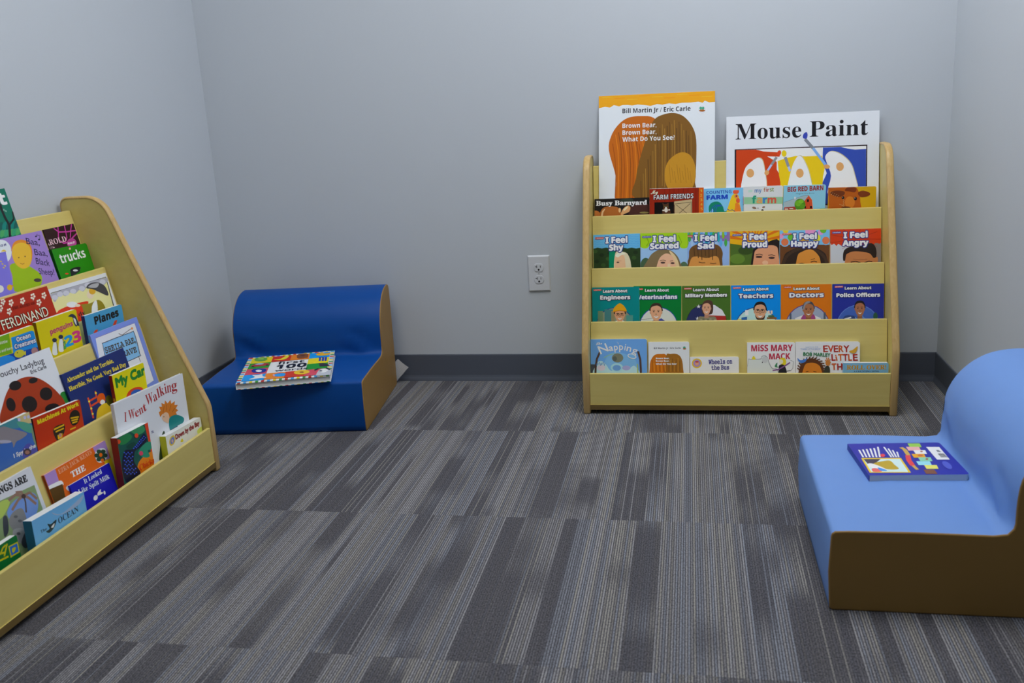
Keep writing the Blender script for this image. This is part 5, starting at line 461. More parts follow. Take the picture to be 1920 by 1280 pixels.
dict(disp='L',row=1,off=0.03,th=0.0078,u=0.357,v=0.5354,a=0.0,W=150.0,H=150.4,kind='board',label='blue and yellow board book of sea creatures with white lettering',group='books on the rack along the left wall',df=0.1826,bg=(188, 178, 12),spine=(150, 140, 10),rad=6,
 art=[('p',(104,152,14),[-24.4,-12.7,67.9,-2.9,63.6,46,-23.2,36.9]),('p',(24,124,192),[71.3,11.5,140.6,11.9,147.8,15.8,151,67.4,66.5,59.7]),('p',(20,58,140),[-24.6,41.5,66.9,46.9,154.2,54.8,163.4,100.5,-17.7,73.4]),('s',(30,120,190),[-10,48.1,45.7,46.2,69.8,60.6,51.5,73.5,0.6,68.8]),('t',(212,215,224),[86.6,25.3,47.3,10.2],'Ocean','b',-0.017,0.70,((20,50,130),1.40)),('t',(212,215,224),[75.6,39.4,71,10.1],'Creatures','b',-0.038,0.70,((20,50,130),1.41)),('t',(200,206,190),[33.6,17.4,24.1,6.1],'little','b',-0.054,0.00,None),('t',(200,206,190),[14.4,34.9,54.7,6.1],'look and learn','b',-0.042,0.00,None),('e',(182,172,42),[86,53.2,16.7,1.3,0.5,9.2]),('e',(18,18,22),[80.5,49.6,1.7,0.4,-0.4,1.2]),('s',(182,172,42),[98.8,55.7,107.2,52.7,104.2,62.4]),('e',(150,110,110),[136.1,60.6,10.7,2.9,-2.6,8.4])]),
dict(disp='L',row=2,off=0.0065,th=0.006,u=0.6823,v=0.4738,a=-0.0044,W=210.7,H=244.7,kind='hard',label='white picture book with a wide blue border and blue sign',group='books on the rack along the left wall',bg=(106, 126, 196),
 art=[('p',(192,194,202),[16.9,12.3,193.2,13.8,191.6,181.5,70.2,190.4,-20.1,161]),('l',(120,90,140),[16.9,12.3,193.2,13.8,191.6,181.5],1.1),('s',(66,70,90),[33.9,35.4,43.2,30.4,160.5,32.6,178.4,37.8,172.2,96,161.2,104,28.3,99.7,23.7,90.8]),('s',(112,162,206),[35.9,36.8,44.4,32.5,159.4,34.5,175.4,39.2,169,95.1,159.3,101.9,31.1,98.1,26.9,90.3]),('l',(70,50,40),[112.1,24.1,125.6,31.2,153.5,26.8,173.2,24],1.5),('e',(200,130,80),[174.3,24.8,4.6,1.2,-1.9,3.3]),('l',(70,50,40),[162,102.6,161,118.1],1.9),('t',(60,52,46),[35.9,58.9,134.8,14.8],'SHEILA RAE,','m',-0.038,1.37,None),('t',(60,52,46),[26,82.5,135.5,14.3],'THE BRAVE','m',-0.050,1.37,None)]),
dict(disp='L',row=2,off=0.0065,th=0.004,u=0.3035,v=0.4837,a=0.0,W=225.0,H=255.5,kind='paper',label='white book with a large black-spotted red dome',group='books on the rack along the left wall',bg=(192, 195, 202),
 art=[('t',(60,60,68),[21.5,21.6,170.2,13],'Grouchy Ladybug','s',-0.048,0.67,None),('t',(60,60,68),[-16.1,19.3,30.2,12.9],'The','s',-0.066,0.61,None),('t',(60,60,68),[138.4,42,53.8,8.4],'Eric Carle','s',-0.020,0.71,None),('s',(32,112,42),[204,114.2,222.9,113.4,227.2,135.9,209.4,138.3]),('s',(142,46,16),[1.3,118.9,27.9,76.9,64.8,48.9,105.9,42.1,143.7,51.2,173.8,74.1,198,106.6,209.4,138.3,191.5,171.4,81.6,158.9]),('e',(24,18,20),[79.1,52.1,18.4,2.1,-1.5,10.7]),('e',(24,18,20),[160.8,98.6,20.6,2.6,-2.1,15.2]),('e',(24,18,20),[46.9,87.2,13.4,1.7,-2.1,15.4]),('e',(24,18,20),[100,104,23.6,3.1,-2.5,18.4]),('e',(24,18,20),[136.6,57.5,14.5,1.6,-0.9,6.5]),('e',(24,18,20),[162.9,135,23.6,3.4,-1.3,10.2])]),
dict(disp='L',row=2,off=0.0132,th=0.006,u=0.526,v=0.4138,a=-0.0054,W=256.7,H=184.2,kind='hard',label='navy blue book with yellow lettering and a bed scene',group='books on the rack along the left wall',bg=(20, 36, 92),
 art=[('t',(202,182,32),[11.9,23.7,188.9,10.6],'Alexander and the Terrible,','B',-0.008,0.41,None),('t',(202,182,32),[8.7,45.2,236.5,10.7],'Horrible, No Good, Very Bad Day','B',-0.011,0.41,None),('l',(186,62,30),[61.7,78.8,59.6,101.3,54.9,131.6],5.9),('l',(186,62,30),[94.7,72.1,91.9,88.7],5.3),('l',(186,62,30),[60,88.4,91.8,87.2],4.6),('l',(186,62,30),[64,101.3,98.5,99.6],4.6),('e',(206,190,60),[60.8,88.6,3.3,1.1,-1.4,2.5]),('e',(206,190,60),[59.5,107,3.4,1.2,-1.3,2.5]),('e',(206,190,60),[57.7,120.9,3.3,1.1,-1.4,2.4]),('e',(206,190,60),[94.6,77.3,3.4,1.1,-1.4,2.5]),('s',(192,78,20),[90.3,94,102.9,83.5,119.8,86,122.1,98.5,113.2,110.4,98.2,108.4]),('e',(206,200,200),[106.9,106,8.6,2.8,-3.3,5.9]),('s',(192,162,32),[66.7,132.8,83.2,115.1,115.1,111.1,139.9,125.3,135.4,141.8,63.7,146.3]),('s',(82,82,22),[124,99.2,140.7,98.6,145.6,115.2,134.5,126.5,121.6,116.2])]),
dict(disp='L',row=2,off=0.03,th=0.0092,u=0.6571,v=0.3643,a=-0.0366,W=142.0,H=135.3,kind='board',label='small yellow book about a car with a dark red spine',group='books on the rack along the left wall',df=0.1048,bg=(196, 186, 4),spine=(122, 26, 20),rad=5,st=('My', (210, 180, 40)),
 art=[('t',(20,112,36),[11.8,34.7,131.5,23.5],'My Car','s',0.021,4.93,None),('s',(186,56,26),[43.4,70.4,59.3,57.3,89.7,55.3,117.7,63.9,129.6,86,121.6,105,39.5,92.8]),('s',(30,80,170),[67.3,63.9,88.1,60.8,111.2,68.7,103.7,77.2,69.2,74.8])]),
dict(disp='L',row=2,off=0.03,th=0.0092,u=0.353,v=0.3552,a=-0.0527,W=167.0,H=122.6,kind='board',label='red book about machines with yellow lettering',group='books on the rack along the left wall',df=0.1048,bg=(166, 42, 10),spine=(40, 20, 18),rad=6,
 art=[('t',(216,186,22),[13.5,17.4,147.1,9.8],'Machines At Work','b',0.025,1.06,None),('s',(30,24,18),[119.9,33.9,128.1,22.3,144.6,19.9,157.8,30.8,155.4,44.3,143.5,54.9,125.4,53]),('l',(192,152,12),[123.8,35,153.3,40.1],3.7),('l',(192,152,12),[125.3,41.4,149.4,44.6],3.7),('l',(192,152,12),[126.8,47.8,145.6,49.2],3.7),('l',(192,152,12),[115.6,60.6,136.6,61],3.3),('s',(34,26,18),[59.3,41.7,97.3,41.1,95.1,59.5,80,68.7,64.4,70.6]),('l',(192,152,12),[61.2,44,97.7,43.6],4),('l',(192,152,12),[65.4,51,94.8,51.1],3.6),('p',(192,152,12),[69.6,60.2,87.2,60.5,84.7,70.2,69.4,70.5]),('e',(160,120,110),[78.9,63.1,4.7,1.5,-1.1,4.5])]),
dict(disp='L',row=2,off=0.03,th=0.0092,u=0.1773,v=0.374,a=0.0,W=170.0,H=150.1,kind='board',label='blue sea book with a pale fish and rounded corner',group='books on the rack along the left wall',df=0.1048,bg=(52, 92, 162),spine=(50, 80, 130),rad=7,
 art=[('s',(182,166,116),[124.5,-8.4,150.9,-5.9,174.2,1.5,176,26.2,151.9,21,129,6.2]),('s',(60,122,132),[80.4,-7.7,106.7,-8.1,134,4.7,132.6,24,99.4,15.2,74.2,12.5]),('s',(70,140,120),[128.1,9.2,160.2,23.9,177.7,43.7,162.1,48.1,135.7,28.4]),('e',(170,170,210),[135.6,6.9,4.1,1.5,-1.1,3.6]),('e',(170,170,210),[153.5,8.2,4.2,1.5,-1.1,3.6]),('e',(170,170,210),[164.4,10.4,4.3,1.5,-1.1,3.6]),('s',(110,128,100),[168,36.8,182.5,59,186.7,84.4,169.7,84.7,163.5,58.7]),('s',(122,116,122),[55.4,18.3,81.2,3.8,107.6,17.5,134.4,32.9,149.9,45.2,129.1,49.8,113.2,49.8,101.4,59.1,99.2,44.5,66.6,37]),('e',(150,150,170),[79.6,37.1,19.6,7.4,-1.1,3.4]),('s',(70,70,150),[119.2,81.9,142.5,65.9,162.1,78.4,169.2,101.6,143.4,108.3]),('t',(212,215,224),[96.8,81.3,69.7,8.9],'I Spy in the','s',-0.021,0.82,None),('e',(60,50,60),[138.1,83.3,11.7,4.5,-2.2,7.1]),('e',(140,100,90),[137.8,84.2,6.7,2.6,-1.3,4.1])]),
dict(disp='L',row=3,off=0.0095,th=0.009,u=0.5643,v=0.3187,a=-0.0499,W=322.1,H=217.1,kind='hard',label='large white book with red lettering and an orange-haired child, on the bottom shelf',group='books on the rack along the left wall',df=0.045,bg=(192, 195, 204),
 art=[('t',(152,42,42),[31.9,54.1,9.4,23.3],'I','B',-0.214,0.00,None),('t',(152,42,42),[51.5,54,26.7,23.2],'W','B',-0.101,0.00,None),('t',(152,42,42),[80.4,57.3,16.8,22.5],'e','B',0.065,0.00,None),('t',(152,42,42),[98.6,55.9,18.7,22.3],'n','B',0.118,0.00,None),('t',(152,42,42),[118.4,54,15.2,22],'t','B',0.165,0.00,None),('t',(152,42,42),[133.8,40.1,33.2,27],'W','B',-0.000,0.00,None),('t',(152,42,42),[169.5,40.8,17.1,25.5],'a','B',0.135,0.00,None),('t',(152,42,42),[189.7,36.3,10.1,25.8],'l','B',0.119,0.00,None),('t',(152,42,42),[201.1,34.7,21.3,26.5],'k','B',0.066,0.00,None),('t',(152,42,42),[225.2,33.3,8.5,27.2],'i','B',0.012,0.00,None),('t',(152,42,42),[235,33.5,20.8,28],'n','B',-0.115,0.00,None),('t',(152,42,42),[257.5,34.8,27.1,28.2],'g','B',-0.085,0.00,None),('p',(186,108,32),[185.6,87.2,182.7,72.6,192.6,71.5,187.7,59.1,200.5,62.8,200.5,52.2,213.9,59.4,219.3,49.9,228.9,61.2,244.7,55.3,245.9,66.8,265.2,64.9,259.7,74.6,276.2,78.5,263.9,85.9,275,93.5,261.3,95.3,265.9,105.5,247.9,101.9,231.6,103.5,216.8,111.1,208.5,99.9,204.8,87.7,198.7,81.9]),('l',(146,76,18),[201.9,78.1,211.4,63.5],2),('l',(146,76,18),[217.1,78.6,223.9,63.8],2),('l',(146,76,18),[231.4,83.4,243.6,70.1],2),('l',(146,76,18),[243.8,90.2,260.3,82.9],2.1),('s',(212,166,136),[198.1,84.1,213.5,81.5,225.4,89.7,226.9,105.3,219,113.3,202.9,105.3,194.1,96.4,193,90.5]),('e',(60,40,30),[201.9,90.8,1.9,0.5,-0.4,1.4]),('s',(10,112,112),[226.1,103.1,260.8,102.4,294.5,120.4,289.5,132.9,259.7,133.3,222.8,136.1]),('p',(60,60,90),[223.3,134.2,259.7,133.3,269.4,179.2,219.3,175.2]),('s',(32,52,26),[151.7,192.4,180.9,135,195.7,131.7,184.8,171.9,170.6,198.9]),('t',(60,60,110),[135,116.6,11.1,9.5],'s','s',-0.136,0.00,None)]),
dict(disp='L',row=3,off=0.03,th=0.018,u=0.5255,v=0.2451,a=-0.0496,W=133.7,H=152.8,kind='board',label='dark green book with blue-dotted tree trunk, orange-edged',group='books on the rack along the left wall',df=0.0258,bg=(20, 76, 66),spine=(122, 38, 26),rad=4,
 art=[('p',(196,58,26),[119.4,0.2,140.2,-0.3,163.3,136.1,132.7,125.2]),('s',(206,116,18),[72.6,85.1,113.1,76.3,150.2,84.9,152.9,124.6,87.4,124.3,61.3,103.7]),('s',(32,112,62),[9.6,3.4,45.6,2.1,60.1,15.8,33.7,23.9,8.3,19.3]),('s',(50,128,82),[58.6,-1.2,107.8,0.8,116.3,16.6,84.3,17.9]),('s',(40,128,100),[72.4,62.6,107.9,48,138.7,54.1,130.9,70.7,115,69.3,120.2,86.3,98.5,82.7]),('s',(16,60,52),[32,30.7,62.6,29.6,71.2,43.5,41.2,41.1]),('s',(20,24,46),[2,71.7,20.6,39.7,49.4,44.5,68.4,42.6,90.7,29.3,111.5,22.7,118.6,43.9,84.7,51.7,63.5,54,52.7,78.2,70.9,114.6,32.5,119.4,6.8,113.7]),('e',(52,82,196),[19.7,43.1,2.5,0.8,-0.5,1.6]),('e',(52,82,196),[20.5,53.6,2.4,0.8,-0.5,1.6]),('e',(52,82,196),[14.7,61.8,2.5,0.9,-0.4,1.7]),('e',(52,82,196),[15.5,72.3,2.4,0.9,-0.5,1.7]),('e',(52,82,196),[9.7,80.6,2.5,0.8,-0.4,1.6]),('e',(52,82,196),[10.5,91.1,2.4,0.9,-0.5,1.7]),('e',(52,82,196),[25.9,48.8,2.5,0.8,-0.4,1.7]),('e',(52,82,196),[26.7,59.3,2.5,0.9,-0.4,1.7]),('e',(52,82,196),[20.9,67.6,2.5,0.9,-0.4,1.7]),('e',(52,82,196),[21.7,78.2,2.5,0.9,-0.5,1.7]),('e',(52,82,196),[15.9,86.4,2.5,0.9,-0.5,1.7]),('e',(52,82,196),[16.7,97,2.4,0.9,-0.5,1.7]),('e',(52,82,196),[34,47.8,2.5,0.9,-0.5,1.7]),('e',(52,82,196),[34.8,58.4,2.5,0.9,-0.5,1.7]),('e',(52,82,196),[29,66.7,2.4,0.9,-0.5,1.7]),('e',(52,82,196),[29.7,77.3,2.5,0.9,-0.4,1.7]),('e',(52,82,196),[23.9,85.6,2.5,0.9,-0.4,1.7]),('e',(52,82,196),[24.7,96.2,2.5,0.9,-0.4,1.7]),('e',(52,82,196),[40.3,53.6,2.5,0.9,-0.5,1.7]),('e',(52,82,196),[41.1,64.3,2.5,0.8,-0.4,1.6]),('e',(52,82,196),[35.2,72.6,2.5,0.9,-0.4,1.7]),('e',(52,82,196),[36,83.2,2.6,0.9,-0.4,1.7]),('e',(52,82,196),[30.2,91.5,2.5,0.9,-0.5,1.7]),('e',(52,82,196),[31,102.2,2.5,0.9,-0.5,1.6]),('e',(52,82,196),[48.5,52.7,2.5,0.8,-0.5,1.7]),('e',(52,82,196),[49.3,63.3,2.5,0.9,-0.5,1.7]),('e',(52,82,196),[43.4,71.7,2.5,0.9,-0.5,1.7]),('e',(52,82,196),[44.2,82.4,2.5,0.8,-0.4,1.7]),('e',(52,82,196),[38.3,90.7,2.5,0.9,-0.4,1.7]),('e',(52,82,196),[39.1,101.4,2.5,0.9,-0.4,1.7]),('e',(52,82,196),[44.7,96.7,2.5,0.8,-0.5,1.7]),('e',(52,82,196),[45.5,107.4,2.5,0.9,-0.5,1.7]),('e',(52,82,196),[52.9,95.8,2.5,0.9,-0.5,1.7]),('e',(52,82,196),[53.7,106.6,2.6,0.9,-0.4,1.7]),('e',(52,82,196),[58.5,44.9,2.8,1,-0.5,1.7]),('e',(52,82,196),[70.3,47,2.3,0.7,-0.4,1.3]),('e',(52,82,196),[65.3,42.7,2.8,0.9,-0.5,1.7]),('e',(52,82,196),[76.4,45.2,2.3,0.8,-0.4,1.4]),('e',(52,82,196),[72.1,40.4,2.8,1,-0.5,1.8]),('e',(52,82,196),[82.5,43.5,2.3,0.7,-0.4,1.3]),('e',(52,82,196),[78.9,38.2,2.9,0.9,-0.5,1.7]),('e',(52,82,196),[88.6,41.7,2.3,0.8,-0.4,1.4]),('e',(52,82,196),[85.8,35.9,2.8,1,-0.5,1.7]),('e',(52,82,196),[94.8,40,2.3,0.7,-0.4,1.3]),('e',(52,82,196),[92.7,33.6,2.9,1,-0.5,1.8]),('e',(52,82,196),[100.9,38.2,2.4,0.7,-0.3,1.4]),('e',(52,82,196),[99.6,31.4,2.9,0.9,-0.5,1.7]),('e',(52,82,196),[107.1,36.4,2.4,0.8,-0.3,1.4]),('e',(52,82,196),[106.6,29.1,2.9,0.9,-0.5,1.7]),('e',(52,82,196),[113.4,34.6,2.4,0.8,-0.4,1.4]),('e',(196,66,30),[3.2,9.7,7.6,2.4,-1.4,5.3]),('e',(200,66,36),[77,17.5,8,2.5,-1.5,5.4]),('e',(192,60,90),[84.4,66.6,8.2,2.8,-1.4,5.5]),('t',(190,52,20),[68.6,107,67.5,14.4],'Chicka','B',-0.012,0.00,None)]),
dict(disp='L',row=3,off=0.03,th=0.018,u=0.7242,v=0.1756,a=-0.0482,W=182.3,H=81.0,kind='board',label='narrow cream book with a yellow-green spine at the shelf end',group='books on the rack along the left wall',df=0.0258,bg=(200, 201, 192),spine=(166, 166, 22),rad=5,
 art=[('t',(122,36,36),[46,22.7,126.1,12.5],'Down by the Bay','s',0.025,2.58,None),('e',(192,166,62),[28.1,20.1,12.2,6,-10,11.3]),('e',(92,112,172),[28.1,20.1,7.9,3.9,-6.8,7.7]),('e',(190,150,140),[27.8,21.2,4,1.2,-1.2,4.4]),('s',(196,180,30),[65.5,36.2,74.8,29.1,79.6,38.7]),('s',(190,200,90),[156,32.1,182.5,27.8,181.1,44.2,160,45.9])]),
dict(disp='L',row=3,off=0.0085,th=0.008,u=0.3162,v=0.2396,a=-0.0099,W=225.0,H=149.9,kind='hard',label='orange book with mauve corners and a dark green snowflake shape',group='books on the rack along the left wall',bg=(192, 86, 16),spine=(110, 46, 20),
 art=[('p',(146,116,172),[-3,-0.6,37.5,-1.2,35.8,30.2,-3,26.9]),('p',(146,116,172),[176.5,0.3,228.1,-0.4,219.9,46.2,181,38.4]),('s',(204,206,212),[-3,26.9,18.6,27.4,41.8,30.3,44.6,42,22.1,39.4,-2.3,34.8]),('p',(76,52,16),[-5,33.6,43.2,38.9,34.7,81.8,-11.2,75.1]),('t',(206,146,116),[43.7,15.3,123.5,10.3],'EZRA JACK KEATS','B',0.024,0.00,None),('t',(212,215,224),[78.3,38.1,50.2,13.6],'THE','B',-0.024,0.91,None),('s',(196,198,204),[47.9,52.2,57.1,49.1,63.9,55.5,55.2,62.4]),('s',(206,208,214),[174.6,19.2,190.6,10.5,215.1,18,213.7,36.3,197.4,44.9,175.6,38]),('e',(40,66,50),[207.9,33.2,8.1,3.2,-2.6,4.7]),('e',(40,66,50),[196,39,8.1,3.2,-2.5,4.6]),('e',(40,66,50),[182,33.4,7.9,3.1,-2.5,4.6]),('e',(40,66,50),[179.7,22.2,7.9,3.1,-2.5,4.6]),('e',(40,66,50),[191.5,16.5,8,3.1,-2.6,4.6]),('e',(40,66,50),[205.6,22.1,8.1,3.1,-2.6,4.6]),('e',(40,66,50),[193.7,27.7,12.3,4.8,-4.4,8]),('e',(196,92,20),[193.9,26.3,5.6,2.2,-2.4,4.3]),('e',(196,92,20),[192.7,40,5.6,2.2,-2.2,4]),('p',(196,166,12),[197.4,44.9,226.4,45,227.7,144.8,198.4,143.4])]),
dict(disp='L',row=3,off=0.0142,th=0.005,u=0.3704,v=0.1911,a=-0.0304,W=150.9,H=99.1,kind='paper',label='royal-blue book with pale lettering and white splashes',group='books on the rack along the left wall',bg=(22, 22, 152),
 art=[('t',(192,202,222),[48.2,15.1,68,11.3],'It Looked','B',0.013,0.00,None),('t',(192,202,222),[20.2,30.8,115.7,11.4],'Like Spilt Milk','B',-0.038,0.00,None),('s',(206,210,220),[79.7,50.2,93.6,46.8,90.5,52.8,97.9,57.8,85.5,58.1,76.5,56.3]),('e',(206,210,220),[67.3,58.3,5.2,3.9,-6,4.3]),('e',(206,210,220),[101.6,59.3,3.4,0.9,-1,4.6])]),
dict(disp='L',row=3,off=0.037,th=0.0212,u=0.188,v=0.1861,a=-0.0495,W=174.3,H=91.7,kind='board',label='thick pale blue ocean board book with a teal spine and whale',group='books on the rack along the left wall',df=0.0178,bg=(96, 156, 202),spine=(30, 96, 142),
 art=[('t',(30,50,76),[77.8,38.6,69.5,13.6],'OCEAN','B',0.022,0.00,None),('t',(30,50,76),[20,35.6,19.9,6.4],'The','B',-0.005,0.00,None),('s',(30,50,56),[36.1,38.3,47.9,36.8,44.2,24.5,54.6,28.9,73,26.1,63.7,38.6,46.7,45.1]),('s',(200,206,208),[52.8,35.6,65.6,31.2,60.3,38.8]),('s',(140,160,190),[62.9,5.6,89.8,19.8,135.1,14.6,172.4,7.1,153.3,21.8,108,23.9,76.2,17.5])]),
dict(disp='L',row=3,off=0.0085,th=0.008,u=0.0481,v=0.2729,a=0.0,W=240.0,H=185.4,kind='hard',label='picture book with black capitals above a drooping palm tree',group='books on the rack along the left wall',bg=(182, 184, 190),
 art=[('t',(24,24,30),[42.2,13.3,176.2,14.6],'WILD THINGS ARE','B',-0.069,1.46,None),('p',(112,132,92),[13.3,25.8,128.8,32.1,231.2,40.6,229.3,95.7,182.9,209.9,-5.6,140]),('s',(96,126,180),[134.9,61.6,168.1,47.4,218.9,53.5,223.8,79.5,198.2,101.6,142.6,88.3]),('s',(150,170,80),[117.8,37.4,143.6,36.2,151.3,46.3,120.6,64.6,101.2,61.8]),('l',(122,96,84),[191.8,48.8,173,38,149.9,40.7],6.2),('l',(122,96,84),[191.8,48.8,175.3,50.6,149,63.3],6.2),('l',(122,96,84),[191.8,48.8,211.4,50.2,224.4,71.3],6.2),('l',(122,96,84),[191.8,48.8,202.8,58.1,216.7,79.7],6.2),('l',(122,96,84),[191.8,48.8,190.2,39,175.1,34],6.2),('l',(70,60,60),[192.5,50.1,190.5,64.2,182.4,84],4.1),('e',(60,46,46),[191.6,50,5.8,2.6,-2.2,4.3]),('s',(112,112,112),[128.9,81.6,148.7,68.1,174.1,70,177.8,88.5,171.6,109,151.9,112.7,134.5,104.1]),('s',(130,130,130),[131,102.4,154.6,107.4,163.3,125,151.4,139.2,127.1,126.8]),('s',(50,54,60),[119.3,67.2,130.8,69.5,120.8,97.4,105.3,102.7]),('s',(50,54,60),[140.9,133.9,173.8,113.4,180.4,126.8,149.4,151.6]),('e',(80,80,82),[151.6,79.4,4.9,2.3,-1.4,2.6]),('e',(80,80,82),[158,92.4,5,2.4,-1.4,2.7]),('e',(80,80,82),[142.2,114.5,4.8,2.5,-1.4,2.7])]),
dict(disp='L',row=3,off=0.025,th=0.013,u=0.0044,v=0.1723,a=0.0,W=150.0,H=86.5,kind='board',label='dark green book with yellow lettering, lowest at the frame edge',group='books on the rack along the left wall',df=0.031,bg=(2, 96, 42),spine=(0, 70, 30),rad=6,
 art=[('l',(172,166,12),[96.3,18.9,107.5,8.9,116.3,7.1],4),('l',(172,166,12),[100.6,18,112.1,20.8],4),('l',(172,166,12),[106,27.1,120.7,6.2],4),('l',(172,166,12),[85.1,28.8,100.8,30.7,116.7,32.7],4),('p',(172,166,12),[121.9,13.1,149.4,15.7,148.5,39.5,121.3,38.2]),('p',(30,92,172),[124.4,15.9,146.5,18.2,146,36.6,124.3,35]),('s',(172,166,12),[130.4,22.2,140.4,24.1,136.4,30.1,129.7,31.4])]),
dict(disp='H',row=0,off=0,th=0.02,u=-1.4799,v=-0.356,a=0.3213,W=289.1,H=312.4,kind='hard',label='thick picture-grid book with a candy-striped edge on the dark blue seat',stripes=1,bg=(206, 209, 216),z=0.1905,
